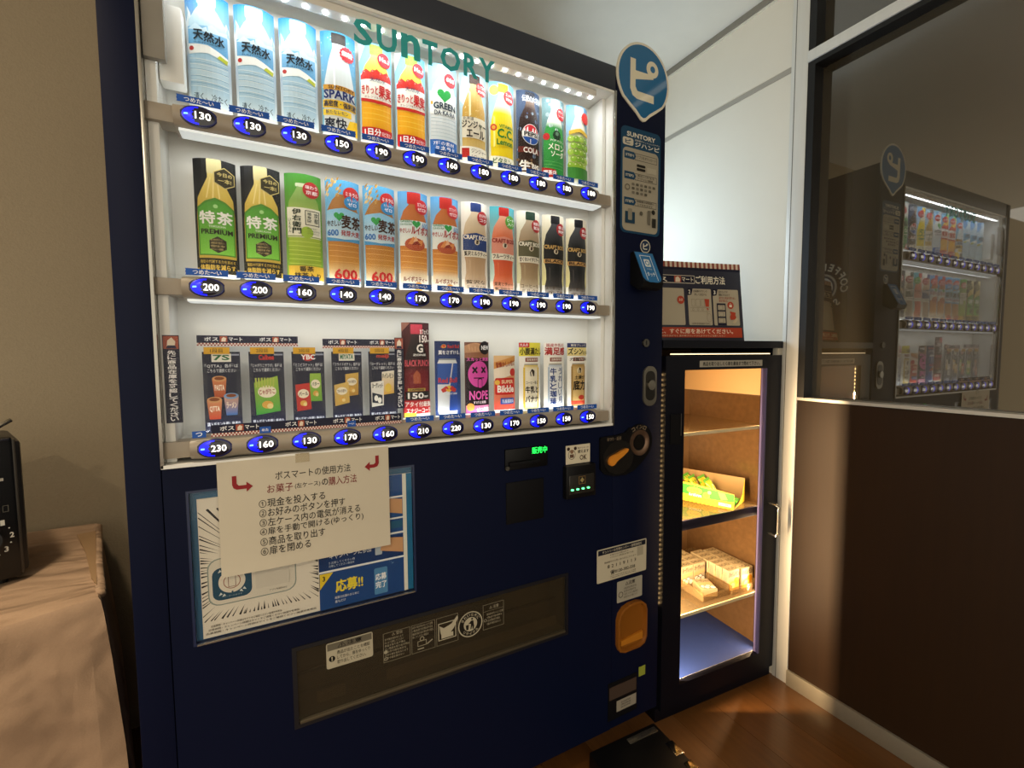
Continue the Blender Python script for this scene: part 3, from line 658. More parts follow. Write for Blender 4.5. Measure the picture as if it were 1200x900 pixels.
def d_rooibos(p, l):
    p.R(-.5, 0, .5, 1, '#c3dbe4', '#4f97cc'); p.R(-.5, .0, .5, .14, '#f3efe4')
    bottle(p, [(0, '#f3efe4'), (.12, '#efdcb8'), (.2, '#dc9640'), (.4, '#cf8030'), (.6, '#bf6c2c'), (.8, '#b4652f'), (.9, '#a85a30')], '#b3261f', [(0, .44), (.5, .45), (.68, .45), (.80, .32), (.86, .17), (.90, .16)], .87, .995, .21); ribs(p, .2, .38, 4, '#f0bc6a')
    p.R(-.45, .43, .45, .70, '#e9e8dc', '#d5e2e4'); heart(p, .06, .665, .14, '#2f9a48'); l.T('GREEN', -.42, .675, -.08, .70, '#2c7a3c', .02); l.T('DA·KA·RA', -.42, .645, -.08, .665, '#2c7a3c', .01)
    l.T('600', .24, .63, .44, .69, '#5b8fbf', .02); l.T('やさしい', -.44, .565, -.12, .615, '#a82820', .03); l.T('ルイボス', -.1, .555, .46, .64, '#a82820', .05)
    p.E(.02, .45, .32, '#b5502c', rv=.07); p.P([(-.2, .45), (-.05, .53), (.12, .49), (.28, .51), (.22, .44)], '#d98a4a'); p.P([(-.1, .44), (.05, .5), (.2, .45)], '#8c2f1c'); p.P([(-.05, .47), (.03, .54), (.1, .49)], '#e9b48a')
    l.T('ルイボスティー', -.36, .05, .40, .105, '#8a3a22', .03); p.E(.1, .0, .14, '#d9973e'); badge(p, l, .24, .85, .22, '#c2252c', 'カフェイン', 'ゼロ!')
def d_boss(bg1, bg2, stops, cap, lab, t_main, c_main, badge_c, b1, b2, foot1, foot2, slim, band):
    def f(p, l):
        p.R(-.5, 0, .5, 1, bg1, bg2); p.R(-.5, 0, .5, .13, '#f0ece0')
        bottle(p, stops, cap, slim, .89, .99, .19); shine(p, .18, .36, stops[1][1], -.25, .05)
        if lab: p.P([(-.44, .45), (.44, .45), (.44, .63), (0, .655), (-.44, .63)], lab)
        l.T('CRAFT BOSS', -.42, .575, .42, .625, c_main, .04, arc=-.03); p.E(.02, .55, .09, '#d9cdb4'); p.P([(-.02, .53), (.06, .53), (.08, .57), (.0, .575)], '#4a3a2c')
        if band: p.R(-.44, .405, .44, .455, band); l.T(t_main, -.38, .412, .42, .45, '#20160e' if band != '#c99a5a' else '#2a1a0c', .03)
        else: p.R(-.44, .38, .44, .455, '#ece4d0'); l.T(t_main, -.40, .392, .42, .445, '#2c1e14', .03)
        l.T(foot1, -.36, .075, .32, .12, '#4a3424', .02); l.T(foot2, -.34, .02, .36, .06, '#4a3424', .02); badge(p, l, .25, .83, .22, badge_c, b1, b2)
    return f
SLIM = [(0, .40), (.12, .40), (.2, .35), (.32, .36), (.42, .42), (.66, .42), (.76, .36), (.86, .19), (.90, .16)]
d_milk = d_boss('#e6dccb', '#ece6da', [(0, '#e8dcc8'), (.14, '#c4a583'), (.4, '#b4926c'), (.66, '#c9b08e'), (.9, '#d9c9ae')], '#273c78', '#2b4076', '贅沢ミルクティー', '#f0e8d8', '#b02a2c', 'まろやか', 'コク', '贅沢な', 'ミルクの味', SLIM, None)
d_fruit = d_boss('#d9ead8', '#3f9fae', [(0, '#f0d0b4'), (.14, '#dc6a40'), (.4, '#d1502f'), (.66, '#d9744e'), (.9, '#e0a88c')], '#b3261f', '#d98e78', 'フルーツティー', '#8f1f1c', '#5a9e3a', 'ピーチ', '入り', '果実とティー', '贅沢仕立て', SLIM, None)
d_latte = d_boss('#d9d29a', '#e3dfd2', [(0, '#e4dccb'), (.14, '#a8906c'), (.4, '#94795a'), (.66, '#a48d70'), (.9, '#b9a88f')], '#233c2e', '#5e5a40', '甘くないイタリアーノ', '#f2ecd8', '#a8282a', '無糖の', '贅沢', 'コーヒーも', 'ミルクも', SLIM, None)
d_black = d_boss('#e4da8e', '#ddd6c4', [(0, '#cfc8be'), (.12, '#3c3836'), (.3, '#17181b'), (.66, '#1d1e21'), (.9, '#4a4c50')], '#14151a', '#1c1b1a', 'BLACK', '#c9a25e', '#a5262a', '香る', '無糖', 'より香り立つ', '余韻', SLIM, '#c99a5a')

G1 = 'drink sample cards in the top row'
G2 = 'drink sample cards in the middle row'
G3 = 'drink sample cards in the bottom row'
def row(z, top, items, group, foot):
    for i, (d, n, lb) in enumerate(items): sample(d, n, lb, group, 0.0125 + i * 0.0729, z + 0.013, top - z - 0.013, foot=foot)
row(RZ[0], 1.742, [(d_water, 'water_sample_card', 'clear water bottle sample at the row end beside the grey pad'), (d_water, 'water_sample_card', 'clear water bottle sample standing between two just like it'), (d_water, 'water_sample_card', 'clear water bottle sample beside the sparkling water sample'),
    (d_spark, 'sparkling_water_sample_card', 'pale sparkling water sample with black cap and red starburst badge'), (d_orange, 'fruit_water_sample_card', 'yellow fruit water sample with green cap beside the sparkling water'), (d_orange, 'fruit_water_sample_card', 'yellow fruit water sample with green cap beside the white sports drink'),
    (d_dakara, 'sports_drink_sample_card', 'white sports drink bottle sample with a green heart'), (d_ginger, 'ginger_ale_sample_card', 'brown ginger ale bottle sample with dark cap'),
    (d_lemon, 'lemon_soda_sample_card', 'bright yellow lemon soda bottle sample with white shoulder'), (d_cola, 'cola_sample_card', 'dark cola bottle sample with round red, white and blue emblem'),
    (d_melon, 'melon_soda_sample_card', 'dark green melon soda bottle sample with red badge'), (d_muscat, 'muscat_cider_sample_card', 'bottle sample filled with pale green grapes, end of the top row')], G1, 0.034)
row(RZ[1], 1.457, [(d_tokucha, 'green_tea_sample_card', 'green hexagon labelled tea sample on black ground at the row end'), (d_tokucha, 'green_tea_sample_card', 'green hexagon labelled tea sample on black ground beside the cream labelled tea'),
    (d_iemon, 'roasted_tea_sample_card', 'pale green tea sample with cream label and yellow foot band'), (d_mugi, 'barley_tea_sample_card', 'blue labelled barley tea sample beside the cream labelled green tea'), (d_mugi, 'barley_tea_sample_card', 'blue labelled barley tea sample beside a red-capped amber tea'),
    (d_rooibos, 'rooibos_tea_sample_card', 'amber red-capped tea sample beside a blue labelled barley tea'), (d_rooibos, 'rooibos_tea_sample_card', 'amber red-capped tea sample beside the navy-capped milk tea'),
    (d_milk, 'milk_tea_sample_card', 'beige milk tea bottle sample with navy cap and label'), (d_fruit, 'fruit_tea_sample_card', 'orange-red fruit tea bottle sample with green badge'),
    (d_latte, 'latte_sample_card', 'greyish brown latte bottle sample with dark green cap'), (d_black, 'black_coffee_sample_card', 'black coffee bottle sample with gold band beside the latte sample'), (d_black, 'black_coffee_sample_card', 'black coffee bottle sample with gold band at the end of its row')], G2, 0.020)

# ---- bottom row drinks
def d_punch(p, l):
    p.R(-.5, 0, .5, 1, '#5e1418', '#3c1216'); p.P([(-.5, .9), (-.2, 1), (-.5, 1)], '#8a5a4a')
    p.B([(.1, .42), (.55, .42), (.68, .34), (.80, .22), (.9, .18), (.92, .2)], [(.1, '#8a1822'), (.5, '#701520'), (.56, '#2a0f12'), (.75, '#201416'), (.9, '#3a2424')]); p.RR(-.2, .88, .2, .98, .03, '#b83a4a')
    for i in range(20): p.E(random.uniform(-.4, .4), random.uniform(.32, .52), .012, '#e08a8a', n=6); p.L -= 1
    p.L += 1; p.P([(-.12, .36), (.12, .36), (.1, .46), (-.02, .5), (-.14, .45)], '#b05a3a')
    l.T('カフェイン', .1, .88, .46, .93, '#f4e8e0', .03); l.T('150', .08, .79, .36, .87, '#f4e8e0', .06); l.T('mg', .37, .79, .47, .82, '#f4e8e0', .03)
    p.E(.08, .73, .19, '#1b1416'); l.T('G', -.02, .685, .2, .775, '#f4efe8', .05); l.T('ZONE', -.14, .65, .3, .672, '#f4efe8', .03); l.T('BLACK PUNCH', -.40, .54, .44, .61, '#e05a6a', .04)
    p.R(-.32, .28, .28, .31, '#c9a84a'); l.T('CAFFEINE', -.26, .284, .22, .306, '#20140c', .03); p.R(-.40, .19, .44, .275, '#1a1214'); l.T('150', -.32, .2, .20, .265, '#f6f2ec', .06); l.T('mg', .22, .2, .36, .23, '#f6f2ec', .03)
    p.R(-.45, .04, .5, .18, '#c22a2e'); l.T('アタイ付最強', -.40, .115, .46, .17, '#f6ece4', .04); l.T('エナジーコーラ', -.36, .05, .46, .10, '#f6ece4', .04); p.R(-.45, 0, -.05, .05, '#e8c832'); p.R(-.05, 0, .5, .04, '#efe8da')
def d_bull(p, l):
    p.R(-.5, 0, .5, 1, '#24468a', '#1b3470'); p.R(-.5, .80, .5, 1, '#1f3468', '#182a58')
    p.E(-.18, .93, .08, '#d9a832', rv=.025); p.P([(-.3, .92), (-.2, .95), (-.1, .94), (-.2, .90)], '#c2302a'); l.T('Red Bull', -.06, .905, .40, .95, '#c2372e', .04); l.T('翼をさずける。', -.36, .82, .42, .875, '#eef0f4', .03)
    p.B([(.02, .33), (.06, .36), (.70, .36), (.745, .31)], [(0, '#cdd3d9'), (.7, '#e1e4e6')], -.05); p.B([(.745, .31), (.765, .30)], [(.7, '#8f979f')], -.05)
    p.P([(-.02, .06), (.31, .06), (.31, .40), (.02, .40)], '#23489a'); p.P([(.02, .40), (.31, .40), (.31, .70), (.14, .70)], '#2a55a8'); p.P([(-.41, .42), (-.02, .42), (.1, .70), (-.41, .70)], '#2a55a8'); p.P([(-.41, .06), (-.05, .06), (-.02, .40), (-.41, .40)], '#d6dbe0')
    p.E(-.02, .36, .11, '#e6b93a'); p.P([(-.30, .35), (-.12, .40), (-.03, .36), (-.14, .32), (-.24, .31)], '#c2302a'); p.P([(.26, .35), (.08, .40), (-.01, .36), (.1, .32), (.2, .31)], '#c2302a')
    l.T('Red', -.38, .44, -.07, .51, '#c8302c', .06); l.T('Bull', -.01, .44, .28, .51, '#c8302c', .06); l.T('ENERGY DRINK', -.12, .28, .28, .305, '#e8ecf2', .02); p.R(-.36, .0, .3, .02, '#9aa2aa')
def d_nope(p, l):
    p.R(-.5, 0, .5, 1, '#3a1c28', '#52302a'); p.R(-.5, .78, .5, 1, '#9c6a4e', '#6e4638'); p.E(-.12, .93, .30, '#c99a72', rv=.06); p.P([(-.5, .85), (.1, .86), (.3, .92), (-.2, .99), (-.5, .95)], '#b98a66'); p.R(-.46, .0, .46, .78, '#20141c')
    p.E(.02, .55, .40, '#e052b0', n=30, rv=.185); badge(p, l, .27, .92, .24, '#1a1418', 'NEW'); l.T('スカッと刺激', -.42, .735, .42, .785, '#f06ac0', .05)
    for u in (-.14, .18): l.T('×', u - .1, .56, u + .1, .66, '#20141c', .08)
    p.R(-.18, .49, .22, .505, '#20141c'); p.RR(-.04, .34, .14, .49, .05, '#20141c'); p.RR(-.02, .36, .12, .48, .05, '#e052b0')
    l.T('NOPE', -.34, .19, .38, .32, '#f06ac0', .07); l.T('すげえ炭酸', -.2, .135, .28, .175, '#f6e6ee', .03); p.R(-.46, 0, .46, .11, '#d8529a', '#e88ab4'); p.E(-.3, .09, .14, '#e0a24a'); l.T('ゼロ刺激', -.1, .02, .42, .085, '#fff0f6', .03)
def d_yogurt(p, l):
    p.R(-.5, 0, .5, 1, '#c9302c', '#e6c08a'); p.P([(-.5, .76), (.5, .9), (.5, 1), (-.5, .88)], '#d99a52'); p.P([(-.5, .55), (.5, .68), (.5, .9), (-.5, .76)], '#f0e2cc'); l.T('昔懐かしい甘さ', -.42, .80, .42, .90, '#9a3a18', .03, rot=.12)
    p.E(.34, .70, .16, '#c8342e'); p.RR(-.45, .30, .42, .60, .06, '#c2251f'); p.RR(-.40, .33, .38, .57, .05, '#d8352c'); l.T('SUPER', -.2, .50, .32, .565, '#f6d9b0', .03); l.T('Bikkle', -.36, .34, .36, .47, '#fbf3e8', .07); p.R(-.24, .13, .40, .24, '#2c4f9e'); l.T('乳酸菌飲料', -.18, .15, .34, .22, '#eef2fa', .02); p.R(-.5, 0, .5, .03, '#f0e8dc'); p.E(-.36, .52, .1, '#e6b84a')
def d_can(top, tc, t_top, body, edge, draw):
    def f(p, l):
        p.R(-.5, 0, .5, 1, '#efece2'); p.R(-.5, .80, .5, 1, top); t_top(p, l)
        p.R(-.26, .715, .30, .775, '#8a4a3a'); l.T('自販機専用', -.2, .728, .24, .765, '#f6ecdc', .02)
        p.B([(.0, .30), (.04, .34), (.62, .34), (.67, .30)], [(0, edge), (.1, body), (.6, body), (.67, edge)]); p.R(-.34, .03, -.27, .63, edge); p.R(.27, .03, .34, .63, edge); p.R(-.30, .665, .30, .685, '#a8a496'); draw(p, l)
    return f
def top_banana(p, l): p.R(-.5, .93, -.1, 1, '#c2302a'); l.T('大人の', -.46, .94, -.16, .99, '#fff', .02) if False else l.T('大人の', -.46, .942, -.16, .99, '#ffffff', .02); l.T('小腹満たし', -.46, .82, .48, .925, '#2c2410', .04)
def top_coffee(p, l): l.T('国産牛乳の', -.4, .94, .36, .99, '#b02a28', .02); l.T('満足感', -.46, .815, .46, .93, '#b02a28', .06)
def top_zushin(p, l): p.R(-.5, .93, .5, 1, '#2a3360'); l.T('極深ブレンド', -.36, .945, .3, .985, '#e8e4d4', .02); l.T('ズシン', -.46, .82, .16, .92, '#1e1a12', .06); l.T('とくる', .18, .82, .48, .875, '#1e1a12', .03)
def c_banana(p, l): p.E(.02, .55, .16, '#e8e0cc'); p.P([(-.06, .50), (.1, .50), (.12, .58), (0, .61), (-.08, .56)], '#3a3024'); l.T('コーヒー香る', -.24, .38, .26, .43, '#3a2a18', .02); l.T('牛乳と', -.26, .25, .28, .35, '#2c2014', .05); l.T('バナナ', -.26, .11, .28, .21, '#2c2014', .05)
def c_coffee(p, l): l.VT('牛乳と珈琲', -.26, .05, .0, .62, '#27407e', .045); l.VT('うれしい月', .08, .07, .27, .62, '#39507e', .02)
def c_zushin(p, l): l.T('力強い味', -.4, .72, .4, .77, '#2a2010', .03); p.E(.02, .57, .13, '#d9c8a0'); p.P([(-.04, .53), (.08, .53), (.1, .60), (0, .62)], '#3a2a1c'); l.T('土壌が', -.2, .43, .26, .49, '#2a1c0e', .03); l.T('底力', -.26, .26, .28, .41, '#1c1208', .07); p.E(.12, .14, .15, '#b03a28', rv=.04); p.R(-.34, .03, .34, .09, '#c2452e')
BT = RZ[2] + 0.013
SM = [(d_punch, 1.176, 'energy_cola_sample_card', 'tall dark red energy cola bottle sample'), (d_bull, 1.136, 'energy_drink_sample_card', 'blue and silver energy drink can sample'), (d_nope, 1.134, 'pink_soda_sample_card', 'black soda sample with round pink face'),
      (d_yogurt, 1.102, 'yogurt_drink_sample_card', 'short red and cream yogurt drink sample'), (d_can('#e8dc4a', '#222', top_banana, '#efe6cc', '#d9b93a', c_banana), 1.134, 'banana_milk_sample_card', 'yellow banana milk can sample, bottom row'),
      (d_can('#f0ece4', '#222', top_coffee, '#f0f0ee', '#aab8c8', c_coffee), 1.134, 'milk_coffee_sample_card', 'white milk coffee can sample with vertical blue lettering'), (d_can('#e3d28a', '#222', top_zushin, '#c9a86a', '#9a7638', c_zushin), 1.134, 'rich_coffee_sample_card', 'gold coffee can sample at the end of the bottom row')]
for i, (d, top, n, lb) in enumerate(SM): sample(d, n, lb, G3, 0.0145 + (i + 5) * 0.0729 - (0.002 if i == 0 else 0), BT, top - BT, ARC * (0.94 if i != 3 else 0.86))

# ---- flat snack cards in the left half of the bottom row
def flatcard(name, label, cat, x0, x1, z0, z1, y, draw, group=None, th=0.0012, bg='#1d2036', rotz=0.0, parent=None):
    W_, H_ = x1 - x0, z1 - z0
    r = thing(name, label, cat, (x0, y, z0), rotz, group) if parent is None else None
    c = boxo('card', 0, W_, 0, th, 0, H_, mat('card_' + bg, bg, 0.4), r)
    a = Art(W_, H_); a.L = 2; draw(a); a.flat('print', r, lambda u, v, d: (u, -d, v))
    return r
def snack(brand, bc, bbg, line, draw, extra=None):
    def f(a):
        a.R(0, 0, 1, 1, '#1e2138'); a.R(.72, .955, .98, .975, '#9a9fb4')
        if bbg: (a.E(.5, .93, .18, bbg, rv=.05) if bbg == '#c23430' else a.R(.24, .88, .76, .98, bbg))
        a.T(brand, .28, .90, .72, .965, bc, .04); a.T('「' + line + '」各種は', .06, .81, .94, .855, '#e6e8f0', .015); a.T('こちらで選択ください', .12, .755, .88, .80, '#e6e8f0', .015)
        draw(a); a.T('購入ボタンを押し後述の', .06, .12, .94, .165, '#d8dbe6', .015); a.T('ご選択ください', .2, .06, .8, .105, '#d8dbe6', .015)
    return f
def cup(a, cu, cv, s, c1, c2, t, top='#d9a06a'):
    a.P([(cu - .14 * s, cv), (cu + .14 * s, cv), (cu + .19 * s, cv + .22 * s), (cu - .19 * s, cv + .22 * s)], c1, c2); a.E(cu, cv + .22 * s, .19 * s, top, rv=.035 * s); a.E(cu, cv + .225 * s, .13 * s, '#8a4a24', rv=.02 * s); a.T(t, cu - .13 * s, cv + .08 * s, cu + .13 * s, cv + .15 * s, '#fff0dc', .04)
def pack(a, pts, c1, c2, t, tc):
    a.P(pts, c1, c2); us = [p[0] for p in pts]; vs = [p[1] for p in pts]; cu, cv = sum(us) / len(us), sum(vs) / len(vs); wd, hd = max(us) - min(us), max(vs) - min(vs)
    a.E(cu, cv + .12 * hd, wd * .36, '#f3ead2', rv=hd * .16); a.T(t, cu - wd * .3, cv + .05 * hd, cu + wd * .3, cv + .19 * hd, tc, .04, rot=.05); a.E(cu, cv - .22 * hd, wd * .22, '#d9a64a', rv=hd * .1); a.E(cu + .1 * wd, cv - .26 * hd, wd * .12, '#e8cf8a', rv=hd * .07)
def s1(a): cup(a, .42, .46, 1.0, '#b5502c', '#d98a5a', 'PASTA'); cup(a, .27, .20, 1.05, '#c2452a', '#e0996a', 'QTTA'); cup(a, .72, .24, 1.05, '#3a6fb4', '#d9a88a', 'ラーメン', '#7fa3cc')
def s2(a):
    pack(a, [(.16, .22), (.86, .26), (.80, .70), (.12, .62)], '#3f9a3e', '#a6c84a', 'じゃがりこ', '#a3281e')
    for k in range(7): a.P([(.16 + k * .08, .56), (.21 + k * .08, .56), (.20 + k * .085, .68), (.15 + k * .085, .68)], '#b9c85a')
def s3(a): pack(a, [(.50, .36), (.90, .36), (.88, .72), (.54, .72)], '#6fa83a', '#9cc24a', 'バター', '#20481c'); pack(a, [(.12, .24), (.56, .26), (.52, .60), (.08, .58)], '#b5302a', '#c93a30', 'パール', '#3a1a14')
def s4(a): pack(a, [(.42, .40), (.86, .42), (.88, .72), (.44, .70)], '#b98a3a', '#d9b45a', 'フライドポテト', '#4a2a14'); pack(a, [(.08, .28), (.56, .32), (.54, .60), (.06, .56)], '#c9a04a', '#e0bf6a', 'フライドポテト', '#4a2a14')
def s5(a):
    a.P([(.44, .40), (.88, .42), (.90, .74), (.46, .72)], '#e6b23a', '#efece0'); a.T('ハイレモン', .47, .63, .87, .70, '#2a2420', .03); a.E(.68, .50, .12, '#f0cc52', rv=.06)
    a.P([(.08, .24), (.50, .26), (.52, .60), (.06, .58)], '#e6e4dc', '#f2f0ea'); a.T('ヨーグレット', .10, .50, .48, .57, '#1c1a18', .03); a.E(.2, .34, .07, '#ffffff', rv=.04); a.E(.36, .33, .07, '#ffffff', rv=.04); a.P([(.1, .3), (.46, .28), (.46, .40), (.1, .44)], '#2a3040'); a.E(.24, .36, .07, '#f4f2ec', rv=.04); a.E(.36, .33, .07, '#f4f2ec', rv=.04)
SN = [('snack_card', snack('7S', '#2a6a3a', '#e9e6da', 'QTTA', s1), '#', 'dark snack card picturing three noodle cups'), ('snack_card', snack('Calbee', '#d23a34', None, 'じゃがりこサラダ', s2), '#', 'dark snack card picturing a green potato stick bag'),
      ('snack_card', snack('YBC', '#ffffff', '#c23430', 'ミニビスケット', s3), '#', 'dark snack card picturing a red bag and a green bag'), ('snack_card', snack('MIYATA', '#2f7a5a', '#e9e6da', 'フライドポテト', s4), '#', 'dark snack card picturing two golden potato bags'),
      ('snack_card', snack('meiji', '#d2483a', None, 'ヨーグレット', s5), '#', 'dark snack card picturing a white box and a yellow box')]
for i, (n, d, _, lb) in enumerate(SN):
    x = 0.0105 + i * 0.0729
    r = flatcard(n, lb, 'display card', x - 0.0295, x + 0.0295, BT, 1.112, 0.052, d, 'dark snack cards in the bottom row')
    a = Art(0.040, 0.0125); a.R(0, 0, 1, 1, '#d8a428'); a.T('%d段目' % (i + 1), .25, .2, .72, .82, '#2c200c', .02)
    a.flat('shelf_number_tag', r, lambda u, v, d: (u + 0.003, -d - 0.002, v + (1.112 - BT) - 0.004))
    for xx in (0.0008, 0.0562):
        boxo('clear_edge', xx - 0.004, xx + 0.006, -0.003, -0.0015, 0.0, 0.135, M_clear, r)
def strip_art(reps, check_top):
    def f(a):
        lo, hi = (0, .72) if check_top else (.28, 1)
        a.R(0, 0, 1, 1, '#e8ddd4')
        n = int(a.W / 0.0026)
        for k in range(n):
            for j in range(2):
                if (k + j) % 2 == 0: a.R(k / n, (0.0 if not check_top else .72) + j * .14, (k + 1) / n, (0.0 if not check_top else .72) + (j + 1) * .14, '#9a4038'); a.L -= 1
        a.L += 1; a.R(0, .28, 1, 1, '#1d1f36')
        for u0, u1 in reps:
            wd = u1 - u0
            a.T('ボス', u0, .46, u0 + wd * .36, .84, '#f2f2f4', .04); a.R(u0 + wd * .40, .38, u0 + wd * .60, .92, '#a8543e'); a.P([(u0 + wd * .44, .42), (u0 + wd * .55, .42), (u0 + wd * .57, .75), (u0 + wd * .50, .86), (u0 + wd * .45, .7)], '#e8d8c4'); a.T('マート', u0 + wd * .64, .46, u0 + wd, .84, '#f2f2f4', .04)
    return f
ps1 = flatcard('promo_strip', 'dark checkered promo strip above the noodle cup and potato stick cards', 'sign strip', -0.026, 0.139, 1.123, 1.142, 0.0531, strip_art([(.07, .43), (.60, .93)], False), 'dark promo strips in the bottom row')
ps2 = flatcard('promo_strip', 'dark checkered promo strip above the golden potato bag card', 'sign strip', 0.184, 0.338, 1.119, 1.138, 0.0531, strip_art([(.07, .43), (.60, .93)], False), 'dark promo strips in the bottom row')
flatcard('promo_strip', 'long dark promo strip across the foot of the snack cards', 'sign strip', -0.005, 0.327, RZ[2] + 0.0193, RZ[2] + 0.040, 0.0003, strip_art([(.04, .22), (.35, .51), (.60, .76), (.84, .99)], False), 'dark promo strips in the bottom row', th=0.0008)
for p_, xs_ in ((ps1, (0.0365, 0.1094)), (ps2, (0.0452, 0.1181))):      # clear tabs that hold the strips to the backs of the cards
    for x_ in xs_: boxo('clear_tab', x_ - 0.010, x_ + 0.010, 0.0, 0.0012, -0.026, 0.0, M_clear, p_)
def notice(a):
    a.R(0, 0, 1, 1, '#1d1f36'); a.R(.04, .845, .96, .99, '#a8543e'); a.P([(.25, .86), (.72, .86), (.78, .93), (.55, .975), (.3, .94)], '#e8d8c4'); a.P([(.2, .85), (.85, .85), (.75, .885), (.3, .885)], '#2a2440'); a.VT('先に商品在庫を確認してください', .26, .02, .76, .83, '#f2f2f4', .03)
flatcard('notice_strip', 'tall dark vertical notice strip beside the display edge', 'sign strip', -0.069, -0.046, 0.990, 1.140, 0.0148, notice, 'vertical notice strips in the bottom row')
flatcard('notice_strip', 'narrow dark vertical notice strip beside the energy cola sample', 'sign strip', 0.327, 0.346, 0.988, 1.142, 0.0479, notice, 'vertical notice strips in the bottom row')

# ------------------------------------------------------------------ lower half of the machine
t = bmesh.new(); plate(t, PR[0], PR[1], PR[2], PR[3], 0.0005, 0.014, [(PR[0] + 0.004, PR[1] - 0.004, PR[2] + 0.004, PR[3] - 0.004)])
pf = obj('poster_frame', t, mat('frame_navy', '#16244a', 0.3), VM)
boxo('poster_backing', PR[0] + 0.002, PR[1] - 0.002, 0.010, 0.014, PR[2] + 0.002, PR[3] - 0.002, mat('backing_blue', '#1d5578', 0.4), pf)
boxo('frame_lip', PR[0] + 0.006, PR[1] - 0.004, -0.003, 0.006, PR[2] + 0.001, PR[2] + 0.0035, M_chrome, pf)
# delivery slot
bx = bmesh.new(); plate(bx, TR[0] - 0.004, TR[1] + 0.004, TR[2] - 0.004, TR[3] + 0.004, -0.002, 0.004, [(TR[0] + 0.004, TR[1] - 0.004, TR[2] + 0.004, TR[3] - 0.004)])
dt = obj('delivery_frame', bx, mat('slot_frame', '#15161c', 0.35), VM)
M_slot = mat('slot_lining', '#8a8070', 0.55, noise=0.15, nscale=20)
boxo('slot_back', TR[0] + 0.001, TR[1] - 0.001, 0.085, 0.095, TR[2] + 0.001, TR[3] - 0.001, M_slot, dt)
boxo('slot_tray', TR[0] + 0.002, TR[1] - 0.002, 0.004, 0.084, TR[2] + 0.001, TR[2] + 0.008, mat('slot_tray_grey', '#a39c8c', 0.4, 0.3), dt)
for k, (xa, xb) in enumerate(((0.15, 0.205), (0.29, 0.73))): boxo('tray_plate', xa, xb, 0.03, 0.034, TR[2] + 0.010, TR[2] + 0.034, mat('tray_plate_grey', '#d0c8b4', 0.35, 0.1), dt)
boxo('slot_bar', TR[0] + 0.004, TR[1] - 0.004, 0.050, 0.054, 0.452, 0.458, M_black, dt)
fp = obj('flap', box(bmesh.new(), TR[0] + 0.004, TR[1] - 0.004, 0.003, 0.006, TR[2] + 0.004, TR[3] - 0.004), clear_mat('smoked_plastic', '#c4bba9', 1.45, 0.10, 0.32, '#51493a'), dt)
boxo('flap_lip', TR[0] + 0.006, TR[1] - 0.006, -0.004, 0.004, TR[2] + 0.0045, TR[2] + 0.0105, mat('flap_lip_dark', '#5c5444', 0.3, 0.4), dt, 0.001)
a = Art(1, 1); CR = '#b9b19a'
a.RR(.168, .478, .258, .531, .004, CR); a.R(.170, .515, .256, .529, '#6c6658'); a.T('⚠注意', .190, .5175, .236, .527, '#15130f', .03); a.E(.1785, .4975, .006, '#15130f'); a.T('!', .177, .493, .180, .502, CR, .03)
a.T('商品が出たことを確認', .188, .504, .252, .512, '#15130f', .02); a.T('してから、扉をゆっくり', .188, .494, .252, .502, '#15130f', .02); a.T('取り出してください。', .188, .484, .244, .492, '#15130f', .02)
for x0, x1 in ((.279, .336), (.339, .392), (.395, .446), (.508, .562)): a.FR(x0, .455 if x0 < .5 else .459, x1, .519, .0008, '#8f8874')
a.T('△ 警告', .297, .510, .320, .517, '#a39b86', .01); a.lines(.282, .460, .334, .508, 7, '#a39b86', 4); a.E(.284, .478, .004, '#a39b86'); a.O(.284, .463, .004, .004, .001, '#a39b86')
a.lines(.341, .488, .390, .517, 4, '#a39b86', 5); a.FR(.352, .468, .372, .480, .0012, '#a39b86'); a.O(.362, .484, .005, .005, .0015, '#a39b86'); a.P([(.374, .468), (.386, .475), (.385, .477), (.372, .470)], '#a39b86'); a.R(.352, .461, .366, .4635, '#a39b86')
a.FR(.399, .466, .441, .506, .0018, CR); a.P([(.402, .500), (.412, .493), (.430, .499), (.444, .514), (.446, .508), (.436, .488), (.424, .476), (.408, .472), (.404, .484)], CR); a.R(.406, .470, .434, .480, CR)
a.E(.476, .484, .030, CR, n=36); a.E(.476, .484, .0275, '#1f1b15', n=36); a.E(.476, .484, .0165, CR, n=30); a.ringtext('きれいな街に', .476, .484, .0222, 160, 20, .007, CR); a.ringtext('リサイクル', .476, .484, .0222, 215, 325, .007, CR, inside=True)
a.E(.480, .496, .0024, '#1f1b15'); a.P([(.477, .492), (.483, .492), (.485, .478), (.4835, .471), (.481, .471), (.480, .480), (.478, .472), (.4755, .472), (.477, .484), (.471, .487), (.471, .485)], '#1f1b15'); a.P([(.464, .484), (.472, .484), (.4705, .472), (.4655, .472)], '#1f1b15')
a.T('△ 注意', .524, .507, .548, .515, '#a39b86', .01); a.R(.509, .503, .561, .5036, '#8f8874'); a.lines(.517, .468, .560, .499, 4, '#a39b86', 8); a.O(.513, .482, .0035, .0035, .001, '#a39b86')
a.flat('flap_print', fp, on_front(0, 0, 0.0026))
